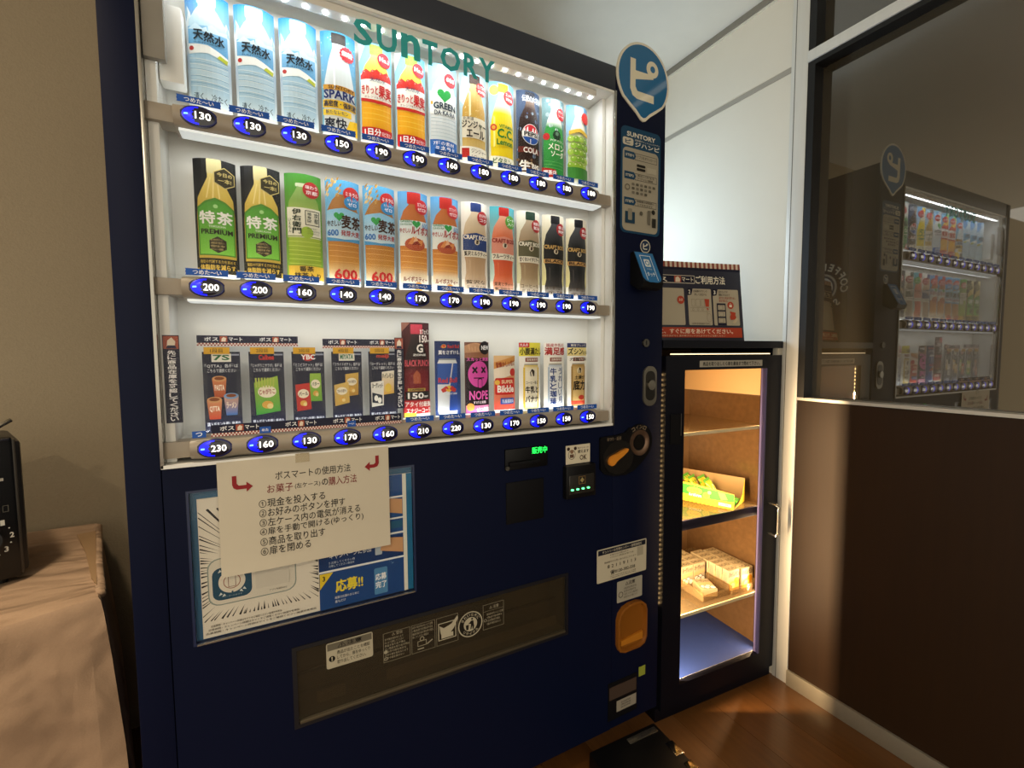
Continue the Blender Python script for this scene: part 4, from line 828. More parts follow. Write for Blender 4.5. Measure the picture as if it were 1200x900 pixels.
# ---- poster behind the clear cover
pw, ph = 0.347 + 0.032, 0.234
po_ = thing('campaign_poster', 'white and blue campaign poster with black speed lines behind the paper notice', 'poster', (-0.032, 0.008, 0.600))
boxo('sheet', 0, pw, 0, 0.0015, 0, ph + 0.02, mat('poster_sheet', '#d9d2c2', 0.6), po_)
a = Art(1, 1); W1 = 0.192
a.P([(0, 0), (W1, 0), (W1, ph), (0, ph)], '#dcd5c5')
cx, cy = 0.098, 0.118
for k in range(96):
    an = 2 * math.pi * k / 96 + random.uniform(-.03, .03); dx, dy = math.cos(an), math.sin(an)
    rin = min((.071 / abs(dx)) if abs(dx) > 1e-3 else 9, ((.030 if dy > 0 else .066) / abs(dy)) if abs(dy) > 1e-3 else 9)
    rc = min(((W1 - .001 - cx) if dx > 0 else (cx - .001)) / abs(dx) if abs(dx) > 1e-3 else 9, ((ph - cy) if dy > 0 else (cy - .030)) / abs(dy) if abs(dy) > 1e-3 else 9)
    r0 = rin + random.uniform(.004, .016); wk = random.uniform(.0006, .0018)
    if rc < r0 + .004: continue
    a.P([(cx + dx * r0, cy + dy * r0), (cx + dx * rc - dy * wk, cy + dy * rc + dx * wk), (cx + dx * rc + dy * wk, cy + dy * rc - dx * wk)], '#1d1b1a'); a.L -= 1
a.L += 1
a.RR(.010, .055, .152, .142, .018, '#8a958c'); a.RR(.012, .057, .150, .140, .017, '#d3cdbd'); a.RR(.017, .064, .078, .124, .013, '#254a60')
a.E(.047, .096, .021, '#d9d2c0', n=30); a.O(.047, .096, .0135, .0135, .0012, '#8a4a3a'); a.RR(.041, .086, .053, .106, .002, '#d9d2c0'); a.FR(.041, .086, .053, .106, .0009, '#7a4a3e'); a.E(.047, .0765, .0016, '#254a60')
for sx, sy, q in ((.026, .115, 1), (.069, .115, -1), (.026, .073, 1), (.069, .076, -1)): a.P([(sx, sy), (sx + .006 * q, sy + .002), (sx + .003 * q, sy + .006)], '#cfd6d2'); a.P([(sx + .005 * q, sy - .003), (sx + .011 * q, sy - .001), (sx + .008 * q, sy + .003)], '#cfd6d2')
a.T('リーダーにかざす', .034, .0685, .062, .0715, '#9fb2b8', .01); a.R(.084, .072, .140, .128, '#cbc5b6'); a.T('アプリを読み込む', .106, .0625, .136, .066, '#4a4640', .01)
for j in range(3): a.T('応募期間・キャンペーン詳細はサイトをご確認ください抽選対象商品', .004 + .004 * j, .006 + j * .006, .185 - .03 * j, .0100 + j * .006, '#4a4640', .01)
a.R(W1, 0, pw, ph + .02, '#1e4a86'); a.R(pw - .012, 0, pw, ph + .02, '#1a6690')
a.R(W1, .074, pw - .018, .078, '#dfe4e4'); a.R(W1, 0, pw - .018, .0735, '#1c447e'); a.R(pw - .020, 0, pw - .012, ph + .02, '#dcdccf'); a.R(W1, .079, pw - .020, .125, '#163465')
a.P([(W1 + .001, .073), (W1 + .026, .073), (W1 + .001, .042)], '#dcc030'); a.T('3', W1 + .006, .058, W1 + .011, .068, '#2a2a20', .03)
a.T('応募!!', W1 + .030, .030, W1 + .082, .055, '#e3cf3a', .06); a.T('画面の応募のまとめに', W1 + .028, .017, W1 + .074, .0225, '#d9dfe6', .01); a.T('進もだけ', W1 + .028, .009, W1 + .048, .0145, '#d9dfe6', .01)
a.RR(W1 + .105, .006, W1 + .132, .062, .003, '#4f86b4'); a.T('応募', W1 + .1075, .036, W1 + .1295, .050, '#eef2f4', .03); a.T('完了', W1 + .1075, .019, W1 + .1295, .033, '#eef2f4', .03)
for q in (0.3, .9, 1.5): a.P([(W1 + .136 + .004 * math.cos(q), .064 + .004 * math.sin(q)), (W1 + .136 + .009 * math.cos(q), .064 + .009 * math.sin(q)), (W1 + .1365 + .009 * math.cos(q), .0652 + .009 * math.sin(q))], '#9fd0e8')
a.T('キャンペーンに参加', W1 + .02, .100, W1 + .10, .112, '#dfe4ea', .02); a.lines(W1 + .018, .083, W1 + .075, .096, 2, '#b9c6d6', 3)
for z0 in (.082, .165): a.RR(W1 + .108, z0 + .008, W1 + .122, z0 + .040, .002, '#a9b6bf'); a.P([(W1 + .118, z0 + .016), (W1 + .166, z0 + .004), (W1 + .166, z0 + .036), (W1 + .140, z0 + .040), (W1 + .122, z0 + .032)], '#c8996e')
a.R(W1, .128, pw - .018, .132, '#dfe4e4'); a.RR(W1 + .138, .140, W1 + .166, .156, .004, '#22587a'); a.R(W1, .160, pw - .018, .1635, '#dfe4e4'); a.R(W1, .205, pw - .018, .209, '#dfe4e4')
a.flat('print', po_, lambda u, v, d: (u, -d, v))
boxo('clear_cover', PR[0] + 0.004, PR[1] - 0.004, 0.0015, 0.003, PR[2] + 0.004, PR[3] - 0.004, M_clear, pf)
# ---- taped paper notice
pn = thing('paper_notice', 'taped white paper sheet of printed numbered steps with two red arrows', 'paper', (0.001, -0.0040, 0.711))
NW, NH = 0.2965, 0.2065
b = bmesh.new(); nx, nz = 16, 12
def pcurl(u, v): return -0.0006 - 0.0040 * max(0, (0.35 - v / NH)) ** 2 * 4 - 0.0012 * math.sin(u * 16) * (1 - v / NH)
GA, GB = ([[b.verts.new((NW * i / nx, pcurl(NW * i / nx, NH * j / nz) + e, NH * j / nz)) for j in range(nz + 1)] for i in range(nx + 1)] for e in (0.0, 0.0004))
for i in range(nx):
    for j in range(nz): b.faces.new((GA[i][j], GA[i + 1][j], GA[i + 1][j + 1], GA[i][j + 1])); b.faces.new((GB[i][j], GB[i][j + 1], GB[i + 1][j + 1], GB[i + 1][j]))
rim = [(i, 0) for i in range(nx)] + [(nx, j) for j in range(nz)] + [(i, nz) for i in range(nx, 0, -1)] + [(0, j) for j in range(nz, 0, -1)]
for (i, j), (k, l) in zip(rim, rim[1:] + rim[:1]): b.faces.new((GA[i][j], GB[i][j], GB[k][l], GA[k][l]))
obj('sheet', b, mat('white_paper', '#cbc2ae', 0.8, noise=0.02, nscale=40), pn)
a = Art(1, 1)
a.T('ボスマートの使用方法', .090, .164, .222, .180, '#201c1c', .012); a.T('お菓子', .076, .141, .119, .157, '#7a2326', .015); a.T('(左ケース)', .122, .1425, .166, .154, '#201c1c', .01); a.T('の', .169, .143, .180, .156, '#201c1c', .012); a.T('購入方法', .181, .141, .233, .158, '#7a2326', .02)
for i, (s_, w_) in enumerate((('①現金を投入する', .112), ('②お好みのボタンを押す', .148), ('③左ケース内の電気が消える', .176), ('④扉を手動で開ける(ゆっくり)', .182), ('⑤商品を取り出す', .110), ('⑥扉を閉める', .084))): a.T(s_, .062, .1155 - i * .0178, .062 + w_, .1315 - i * .0178, '#1c1a1a', .008)
RD = '#8e2226'
for sh, hd_ in (([(.022, .180), (.029, .180), (.029, .166), (.032, .162), (.044, .162), (.044, .155), (.029, .155), (.024, .158), (.022, .164)], [(.044, .1495), (.044, .1675), (.054, .1585)]),
                ([(.270, .190), (.277, .190), (.277, .174), (.274, .168), (.268, .166), (.259, .166), (.259, .173), (.267, .173), (.270, .176)], [(.259, .160), (.259, .179), (.249, .1695)])):
    r_ = Art(1, 1); r_.P(sh, RD); r_.P(hd_, RD); r_.flat('red_arrow', pn, lambda u, v, d: (u, pcurl(u, v) - d - 0.0004, v))
a.flat('print', pn, lambda u, v, d: (u, pcurl(u, v) - d - 0.0004, v))
boxo('tape', NW * 0.42, NW * 0.50, -0.0014, -0.0004, NH - 0.014, NH + 0.003, clear_mat('clear_tape', '#efe9da', 1.4, 0.2, 0.2, '#d8d0bc'), pn)
# ---- money handling on the front
M_blk = mat('black_plastic', '#0a0a0c', 0.4, spec=0.25, noise=0.05, nscale=80)
M_blkm = mat('matt_black_plastic', '#0e0e11', 0.6, spec=0.15)
nd = boxo('bill_display', 0.566, 0.682, -0.005, 0.004, 0.832, 0.882, M_blk, VM, 0.002)
a = Art(1, 1); V_ = a.T('販売中', .638, .865, .680, .881, '#3cf06a', .03)
a.flat('status_lettering', nd, on_front(0, 0, -0.0052), mat('green_lamp', '#20e050', 0.4, emit='#25ff5a', es=1.6))
boxo('bill_lip', 0.574, 0.660, -0.012, -0.004, 0.842, 0.852, M_blkm, nd, 0.002)
b = bmesh.new(); prism(b, ring(0.570, 0.838, 0.005, 0.005, 16), 'y', -0.009, -0.004); obj('lock_button', b, mat('dull_metal', '#5c5a54', 0.35, 0.8), nd)
boxo('bill_slot', 0.569, 0.672, -0.003, 0.004, 0.702, 0.802, M_blkm, VM, 0.0015)
# IC reader under the small OK sticker
st = Art(0.075, 0.048); st.RR(0, 0, 1, 1, .05, '#d9cfb6'); st.O(.24, .5, .15, .26, .018, '#4a3a30'); st.E(.24, .66, .07, '#8a6a52'); st.R(.17, .36, .31, .5, '#6a5040'); st.FR(.16, .34, .32, .52, .015, '#3a2a22'); st.E(.1, .82, .06, '#3a2a22'); st.E(.38, .82, .06, '#3a2a22'); st.T('電子マネーが', .48, .78, .94, .86, '#3a302a', .01); st.T('使えます', .48, .54, .94, .72, '#2a2220', .04); st.T('OK', .56, .16, .86, .44, '#4a3428', .02)
boxo('accepted_sticker', 0.7385, 0.8135, -0.001, 0.0005, 0.8255, 0.8735, mat('sticker_cream', '#d9cfb6', 0.5), VM)
st.flat('accepted_print', VM, on_front(0.7385, 0.8255, -0.0012))
icr = boxo('card_reader_housing', 0.730, 0.822, -0.016, 0.004, 0.740, 0.824, M_blk, VM, 0.004)
boxo('card_reader_window', 0.738, 0.815, -0.0175, -0.010, 0.752, 0.800, mat('reader_window', '#2c2a26', 0.15, coat=0.5), icr, 0.001)
a = Art(1, 1); a.FR(.767, .776, .787, .796, .0012, '#8a6a3a'); a.P([(.777, .779), (.783, .786), (.777, .793), (.771, .786)], '#9a8a5a'); a.flat('reader_print', icr, on_front(0, 0, -0.0176))
for k in range(4): t = bmesh.new(); prism(t, ring(0.7465 + k * 0.0165, 0.764, 0.0042, 0.0024, 10), 'y', -0.0195, -0.0174); obj('reader_lamp', t, mat('reader_green_led', '#66ff99', 0.4, emit='#5aff90', es=3.0), icr)
# coin plate with return lever and coin slot
out = [(0.843, 0.880), (0.846, 0.886), (0.900, 0.888), (0.930, 0.893), (0.945, 0.905)] + ring(0.980, 0.862, 0.046, 0.050, 12, math.radians(130), math.radians(-50), False) + [(0.990, 0.805), (0.960, 0.785), (0.930, 0.776), (0.890, 0.778), (0.860, 0.786), (0.845, 0.800)]
b = bmesh.new(); prism(b, out, 'y', -0.006, 0.001); cp = obj('coin_plate', b, M_blk, VM)
b = bmesh.new(); prism(b, ring(0.905, 0.828, 0.052, 0.046, 32), 'y', -0.0075, -0.005); obj('lever_dish', b, mat('dish_black', '#1a1917', 0.2, coat=0.6), cp)
b = bmesh.new(); lv = [(0.866, 0.822), (0.868, 0.813), (0.876, 0.808), (0.886, 0.811), (0.890, 0.819), (0.899, 0.825), (0.913, 0.830), (0.930, 0.842), (0.934, 0.849), (0.927, 0.851), (0.908, 0.845), (0.893, 0.839), (0.880, 0.836), (0.871, 0.831)]
prism(b, lv, 'y', -0.016, -0.007); bmesh.ops.bevel(b, geom=list(b.edges), offset=0.0012, segments=2, affect='EDGES')
obj('return_lever', b, mat('orange_plastic', '#d98a2a', 0.35), cp, True)
b = bmesh.new()
for r0, r1, ya, yb in ((0.034, 0.029, -0.010, -0.004),):
    n = 36
    A = [b.verts.new((0.978 + r0 * math.cos(6.2832 * i / n), ya, 0.861 + r0 * 1.05 * math.sin(6.2832 * i / n))) for i in range(n)]; B = [b.verts.new((0.978 + r1 * math.cos(6.2832 * i / n), ya, 0.861 + r1 * 1.05 * math.sin(6.2832 * i / n))) for i in range(n)]
    C_ = [b.verts.new((v.co.x, yb, v.co.z)) for v in A]; D_ = [b.verts.new((0.978 + .018 * math.cos(6.2832 * i / n), yb, 0.861 + .018 * math.sin(6.2832 * i / n))) for i in range(n)]
    for i in range(n):
        j = (i + 1) % n; b.faces.new((A[i], A[j], B[j], B[i])); b.faces.new((A[i], C_[i], C_[j], A[j])); b.faces.new((B[i], B[j], D_[j], D_[i]))
obj('coin_slot_ring', b, mat('bronze_ring', '#7d6350', 0.3, 0.7), cp, True)
b = bmesh.new(); prism(b, ring(0.978, 0.861, 0.0185, 0.0185, 24), 'y', -0.0072, -0.004); obj('coin_slot', b, mat('slot_steel', '#4a4640', 0.15, 0.9), cp)
a = Art(1, 1); a.T('おつり・返却', .866, .874, .913, .884, '#8a7862', .02); a.ringtext('コインロ', .978, .861, .043, 130, 55, .011, '#8a7862'); a.flat('coin_print', cp, on_front(0, 0, -0.0062))
# stickers low on the right
def sticker(name, x0, x1, z0, z1, draw, bg='#b9b09a', rad=0.003):
    s_ = bmesh.new(); prism(s_, rrect(x0, x1, z0, z1, rad, 4), 'y', -0.0009, 0.0005); s_ = obj(name, s_, mat('sticker_' + bg, bg, 0.5), VM)
    a = Art(x1 - x0, z1 - z0); draw(a); a.flat('print', s_, on_front(x0, z0, -0.001)); return s_
def dr1(a):
    a.RR(.0, .0, 1, 1, .03, '#c6bda6'); a.R(.02, .82, .98, .97, '#1a1c2a'); a.T('サントリーお客様センター・故障連絡先', .1, .85, .9, .94, '#cfc7b2', .01); a.lines(.25, .66, .75, .80, 2, '#2c2824', 2); a.T('機械番号のお問い合わせはこちらまで', .14, .54, .78, .60, '#3a342c', .01); a.T('8 2 1 1 9 1 1 3', .2, .38, .78, .48, '#2a2622', .01); a.R(.80, .52, .93, .80, '#a8a08c'); a.T('☎0120-382-558', .26, .17, .76, .30, '#2a2622', .03); a.lines(.26, .04, .82, .15, 2, '#4a443a', 5)
sticker('contact_sticker', 0.839, 1.014, 0.490, 0.582, dr1, '#c6bda6')
def dr2(a): a.T('△注意', .32, .74, .7, .92, '#2a2420', .03); a.lines(.26, .12, .92, .68, 4, '#3a342e', 6); a.O(.14, .36, .09, .14, .02, '#3a342e')
sticker('caution_sticker', 0.909, 1.000, 0.418, 0.478, dr2, '#a8a292')
# coin return cup
cupo = [(0.905, 0.300), (0.912, 0.283), (0.930, 0.276), (0.985, 0.276), (1.003, 0.283), (1.011, 0.300), (1.011, 0.380), (1.006, 0.396), (0.992, 0.408), (0.975, 0.412), (0.945, 0.411), (0.925, 0.404), (0.911, 0.390), (0.905, 0.372)]
cc = (0.958, 0.345)
b = bmesh.new(); rows_ = []
for k, y in ((1.0, 0.0), (1.0, -0.012), (0.91, -0.013), (0.86, -0.003), (0.70, -0.0015)): rows_.append([b.verts.new((cc[0] + (p[0] - cc[0]) * k, y, cc[1] + (p[1] - cc[1]) * k)) for p in cupo])
for A, B in zip(rows_, rows_[1:]):
    for i in range(len(A)): b.faces.new((A[i], A[(i + 1) % len(A)], B[(i + 1) % len(A)], B[i]))
b.faces.new(rows_[-1])
cr = obj('coin_return_cup', b, mat('amber_plastic', '#8a5216', 0.35), VM, True)
b = bmesh.new(); prism(b, [(0.918, 0.296), (0.998, 0.296), (0.998, 0.318), (0.918, 0.310)], 'y', -0.008, -0.002); obj('cup_flap', b, mat('amber_flap', '#c07a24', 0.3), cr)
# rating plate near the floor
rp = boxo('rating_plate', 0.880, 0.985, -0.0012, 0.0005, 0.085, 0.195, M_blkm, VM)
a = Art(1, 1); a.R(.881, .086, .984, .194, '#0e0e11'); a.R(.884, .145, .982, .182, '#4a3c34'); a.R(.910, .103, .982, .135, '#9a9284'); a.lines(.926, .108, .970, .130, 3, '#3a342c', 9, '定格電圧周波数冷媒'); a.flat('print', rp, on_front(0, 0, -0.0014))
boxo('energy_sticker', 0.992, 1.016, -0.001, 0.0005, 0.178, 0.206, mat('yellow_green_sticker', '#9aa23a', 0.5), VM)
# ---- right stile fittings
kp = bmesh.new(); prism(kp, ring(1.000, 1.134, 0.011, 0.011, 20), 'y', -0.006, 0.001); kl = obj('key_lock', kp, mat('lock_metal', '#6f6c64', 0.3, 0.9), VM)
boxo('keyhole', 0.9985, 1.0015, -0.0068, -0.0055, 1.128, 1.140, M_black, kl)
b = bmesh.new(); prism(b, rrect(0.993, 1.041, 0.960, 1.070, 0.022, 6), 'y', -0.005, 0.001); lk = obj('handle_plate', b, mat('plate_steel', '#8c887c', 0.35, 0.8), VM)
b = bmesh.new(); prism(b, rrect(1.000, 1.034, 0.975, 1.057, 0.016, 6), 'y', -0.0062, -0.004); obj('handle_recess', b, mat('recess_dark', '#3a3834', 0.3, 0.7), lk)
b = bmesh.new(); prism(b, ring(1.017, 1.018, 0.013, 0.014, 24), 'y', -0.012, -0.005); obj('lock_cylinder', b, mat('lock_bright', '#a39e92', 0.2, 0.95), lk)
# payment sticker
def dr3(a):
    B1 = '#1c4360'
    a.RR(0, 0, 1, 1, .11, B1); a.T('SUnTORY'.replace('n', 'N'), .14, .91, .86, .955, '#d9d3c2', .04); a.RR(.04, .825, .30, .895, .04, '#c9c2ae'); a.T('ピ', .10, .84, .24, .88, B1, .05); a.T('自販機キャッシュレスアプリ', .34, .880, .96, .897, '#d9d3c2', .01); a.T('ジハンピ', .34, .828, .96, .872, '#e3ddcc', .06)
    a.RR(.04, .02, .94, .805, .10, '#a39c8a')
    for k, (v, s1, s2) in enumerate(((.735, 'アプリをダウンロード', ''), (.545, '支払い方法を', 'アプリに登録'), (.300, '自販機の読取部に', 'スマホをかざす'))):
        a.FR(.34, v - .035, .90, v + .03, .01, '#5a564c'); a.P([(.08, v - .035), (.32, v - .035), (.37, v), (.32, v + .035), (.08, v + .035)], B1); a.T('STEP%d' % (k + 1), .11, v - .012, .31, v + .012, '#c9c2ae', .02)
        if s2: a.T(s1, .40, v + .003, .84, v + .022, '#33302a', .01); a.T(s2, .40, v - .026, .80, v - .006, '#33302a', .01)
        else: a.T(s1, .39, v - .014, .87, v + .014, '#33302a', .02)
    a.RR(.38, .640, .60, .665, .02, '#26241f'); a.RR(.38, .605, .60, .630, .02, '#26241f'); a.RR(.64, .60, .88, .655, .02, '#b0a996')
    for r_ in range(3):
        for k in range(6 - r_): a.RR(.26 + k * .105, .455 - r_ * .040, .33 + k * .105, .480 - r_ * .040, .015, '#5d584c' if (k + r_) % 2 else '#756f62')
    a.O(.15, .43, .06, .028, .015, '#5d584c'); a.R(.10, .09, .34, .20, '#1f3c50'); a.RR(.17, .12, .27, .23, .02, '#8a8474'); a.E(.5, .2, .04, '#5d584c'); a.RR(.66, .10, .74, .24, .015, '#6d685c'); a.R(.78, .08, .88, .17, '#2c2a24'); a.E(.81, .23, .045, '#2c2a24')
sticker('payment_guide_sticker', 0.908, 1.047, 1.424, 1.695, dr3, '#1c4360', 0.015)
# small drop-shaped mark above the phone reader
a = Art(1, 1); a.E(.996, 1.394, .018, '#c9c2ae', n=26); a.E(.996, 1.394, .0155, '#1f3550', n=26); a.P([(.989, 1.380), (1.003, 1.380), (.998, 1.362), (.994, 1.362)], '#c9c2ae'); a.T('ピ', .988, 1.386, 1.005, 1.402, '#d9d3c2', .05)
a.flat('reader_mark', VM, on_front(0, 0, -0.0006))
# tilted phone reader
rd = bmesh.new(); prism(rd, [(0.001, 1.372), (-0.012, 1.374), (-0.052, 1.290), (-0.046, 1.276), (-0.030, 1.272), (0.001, 1.292)], 'x', 0.944, 1.012)
rd_ = obj('phone_reader', rd, M_blk, VM)
a = Art(1, 1); BLU = '#2a6ea6'
a.P(rrect(-.032, .032, 0, .093, .014, 5)[:0] or [(-.032, .093), (-.032, .014), (-.026, .005), (-.014, 0), (.014, 0), (.026, .005), (.032, .014), (.032, .093)], BLU)
a.R(-.019, .006, -.0170, .084, '#e3e6e4'); a.R(.017, .006, .019, .084, '#e3e6e4'); a.R(-.019, .082, .019, .084, '#e3e6e4'); a.RR(-.010, .048, .010, .072, .003, '#d9ddd9'); a.E(0, .060, .0075, BLU); a.E(0, .060, .005, '#d9ddd9'); a.T('スマホを', -.009, .038, .009, .043, '#d9ddd9', .01); a.T('タッチ', -.014, .018, .014, .031, '#e3e6e4', .04)
sl = Vector((0, -0.040, -0.084)).normalized(); nn = Vector((0, -0.084, 0.040)).normalized()
a.flat('reader_face', rd_, lambda u, v, d: tuple(Vector((0.978 + u, -0.052, 1.290)) - sl * (v - 0.001) + nn * (d + 0.0006)))
# round drop sign fixed to the top corner
ps = thing('drop_sign', 'blue drop-shaped sign with white border and a large character, on the machine corner', 'sign', (0.981, 0.0, 1.719))
def drop(r, tip):
    o_ = []
    cz = 0.104
    for i in range(41):
        an = math.radians(-40 + 260 * i / 40); o_.append((r * math.cos(an), cz + r * math.sin(an)))
    e_ = cz - tip; o_ += [(-r * .52, cz - e_ * .70), (-r * .27, cz - e_ * .84), (-r * .10, cz - e_ * .97), (0, tip), (r * .10, cz - e_ * .97), (r * .27, cz - e_ * .84), (r * .52, cz - e_ * .70)]
    return o_
b = bmesh.new(); prism(b, drop(0.0905, -0.003), 'y', -0.003, 0.001); obj('board', b, mat('sign_white', '#e6e0cc', 0.25), ps)
a = Art(1, 1); a.P(drop(.0845, .006), '#2a6c9c'); CW = '#e6dfc4'
a.P([(-.046, .148), (-.028, .148), (-.028, .120), (.020, .122), (.030, .132), (.034, .112), (-.028, .098), (-.028, .080), (-.022, .070), (.036, .070), (.036, .050), (-.024, .050), (-.038, .056), (-.046, .072)], CW)
a.E(.030, .136, .021, CW, n=26); a.E(.031, .137, .0085, '#2a6c9c', n=18)
a.flat('face_print', ps, lambda u, v, d: (u, -0.0031 - d, v), print_mat('glossy_ink', 0.06))
# round mark on the machine's side, seen in the dark glass
a = Art(1, 1); a.E(0, 0, .060, '#a8a59c', n=36); a.E(0, 0, .052, '#14203e', n=36); a.E(0, 0, .044, '#d9d6cc', n=36)
a.ringtext('BOSS COFFEE', 0, 0, .088, 292, 85, .030, '#c9c6bc', .03)
a.flat('side_mark', VM, lambda u, v, d: (X1 + 0.0004 + d, 0.20 + u, 1.38 + v))
# black floor box at the machine foot
fb = thing('floor_bin_base', 'low black box with bright metal corners on the floor before the machine', 'box', (0.80, -0.02, 0.0), math.radians(-2))
boxo('body', 0, 0.225, -0.40, 0.0, 0.0, 0.048, M_blk, fb, 0.006)
boxo('metal_band', 0.115, 0.215, -0.030, -0.012, 0.046, 0.0495, mat('band_steel', '#8f8a80', 0.25, 0.9), fb, 0.001)
for yy in (-0.090, -0.155): boxo('corner_cap', 0.200, 0.2275, yy - 0.022, yy + 0.022, 0.012, 0.050, mat('cap_chrome', '#b9b3a4', 0.12, 1.0), fb, 0.004)

# ------------------------------------------------------------------ snack cabinet beside the machine
CA = thing('snack_cabinet', 'black glass-door snack cabinet with warm lit shelves beside the machine', 'cabinet', (1.068, 0.0, 0.0), math.radians(-3.5))
M_cab = mat('cabinet_black', '#0a0c16', 0.4, spec=0.2, noise=0.04, nscale=120)
M_cin = mat('cabinet_lining', '#6e5438', 0.35, noise=0.12, nscale=30)
M_cside = mat('cabinet_mirror_lining', '#6e5438', 0.18, 0.35, noise=0.25, nscale=60, bump=0.02)
CW_, CH, CD = 0.505, 1.143, 0.382
CR_ = 0.486                     # the carcass narrows to the back so that it clears the side wall
DY = 0.018                      # door thickness: the carcass starts behind it
for nm, a_ in (('side_panel', (0.0, 0.012)), ('side_panel', (0.4845, CR_))): boxo(nm, a_[0], a_[1], DY + 0.003, CD, 0.012, CH - 0.012, M_cab, CA)
boxo('side_lining', 0.4795, 0.4845, DY + 0.006, CD - 0.014, 0.092, CH - 0.082, M_cside, CA)
boxo('side_lining', 0.0125, 0.0165, DY + 0.006, CD - 0.014, 0.092, CH - 0.082, M_cin, CA)
boxo('valance', 0.450, 0.479, DY + 0.008, CD - 0.016, 0.965, CH - 0.084, mat('valance_cream', '#c9ad82', 0.5), CA)
boxo('back_panel', 0.012, 0.4845, CD - 0.014, CD, 0.05, CH - 0.012, M_cin, CA)
t = bmesh.new(); prism(t, [(0, -0.001), (CW_, -0.001), (CR_, CD), (0, CD)], 'z', CH - 0.022, CH); obj('top_panel', t, M_cab, CA)
boxo('inner_ceiling', 0.012, CW_ - 0.020, DY + 0.003, CD - 0.014, CH - 0.082, CH - 0.070, mat('lining_cream', '#cbb48c', 0.5), CA)
t = bmesh.new(); prism(t, [(0, 0.010), (CW_ - 0.003, 0.010), (CR_, CD), (0, CD)], 'z', 0.0, 0.040); obj('base_panel', t, M_cab, CA)
boxo('cabinet_floor', 0.012, CW_ - 0.021, DY + 0.004, CD - 0.014, 0.080, 0.092, mat('floor_mat_blue', '#1e3474', 0.55, noise=0.06, nscale=60), CA)
boxo('floor_edge', 0.060, CW_ - 0.030, DY + 0.003, DY + 0.006, 0.084, 0.0945, mat('edge_cream', '#d9cfb8', 0.4), CA)
# door with four rails and a clear pane
door = obj('door', plate(bmesh.new(), 0.012, CW_ - 0.003, 0.036, 1.098, 0.0, DY, [(0.084, 0.428, 0.100, 1.056)]), M_cab, CA)
boxo('door_pane', 0.080, 0.432, 0.007, 0.011, 0.096, 1.060, M_clear, door)
boxo('door_edge', 0.4275, 0.4335, -0.0005, 0.016, 0.100, 1.056, mat('edge_lilac', '#5a5480', 0.3), door)
t = bmesh.new(); tube(t, [(0.462, 0.0, 0.508), (0.462, -0.026, 0.508), (0.464, -0.032, 0.515), (0.464, -0.032, 0.603), (0.462, -0.026, 0.610), (0.462, 0.0, 0.610)], 0.0052, 10)
obj('handle', t, mat('handle_steel', '#d0ccc0', 0.2, 0.95), door, True)
boxo('latch_plate', 0.030, 0.072, -0.003, 0.001, 0.842, 0.930, M_blkm, door)
boxo('latch_line', 0.0685, 0.0705, -0.0036, -0.0025, 0.866, 0.930, mat('latch_steel', '#9a968c', 0.3, 0.9), door)
lbx = boxo('door_label', 0.140, 0.408, -0.0010, 0.0003, 1.064, 1.083, mat('label_grey', '#a39d8f', 0.5), door)
a = Art(1, 1); a.T('商品を取り出したら扉を最後まで閉めて下さい。', .152, 1.0675, .396, 1.0795, '#1c1a18', .03); a.flat('label_print', lbx, lambda u, v, d: (u, -0.0011 - d, v))
# LED strips behind the stiles
M_wled = mat('warm_led', '#ffe2b0', 0.4, emit='#ffcf8a', es=22.0)
def led_strip(x, y, dx):
    s_ = boxo('led_channel', x, x + 0.004 * dx, y - 0.005, y + 0.005, 0.10, 1.055, mat('channel_white', '#d9d4c6', 0.4), CA)
    t = bmesh.new(); k = 0
    while 0.11 + k * 0.0145 < 1.05:
        z = 0.11 + k * 0.0145; prism(t, [(y - .0022, z), (y + .0022, z), (y + .0022, z + .0055), (y - .0022, z + .0055)], 'x', x + 0.004 * dx, x + 0.006 * dx); k += 1
    obj('led_row', t, M_wled, s_)['kind'] = 'stuff'; return s_
led_strip(0.050, 0.030, 1); led_strip(0.462, 0.030, -1)
t = bmesh.new()
for k in range(47): box(t, 0.0040, 0.0080, 0.0195, 0.0212, 0.36 + k * 0.0148, 0.3655 + k * 0.0148)
obj('hinge_led_row', t, M_wled, CA)['kind'] = 'stuff'
WARM = (1.0, 0.68, 0.36)
def strip_light(nm, x, y, d, p):
    l = bpy.data.lights.new(nm, 'AREA'); l.shape = 'RECTANGLE'; l.size = 0.84; l.size_y = 0.0025; l.energy = p; l.color = WARM
    o = bpy.data.objects.new(nm, l); o.matrix_local = Matrix.Translation((x, y, 0.528)) @ Matrix(((0, 0, -d, 0), (0, d, 0, 0), (1, 0, 0, 0), (0, 0, 0, 1))); return link(o, CA)
strip_light('led_light', 0.0575, 0.030, 1, P_CASE); strip_light('led_light', 0.4545, 0.030, -1, P_CASE * 0.2)
# glowing strip in place of light leaking through the gap over the door
boxo('gap_leak_strip', 0.042, 0.452, 0.006, 0.016, 1.1015, 1.1045, mat('gap_glow', '#ffe8c4', 0.4, emit='#ffe0b0', es=2.0), CA)
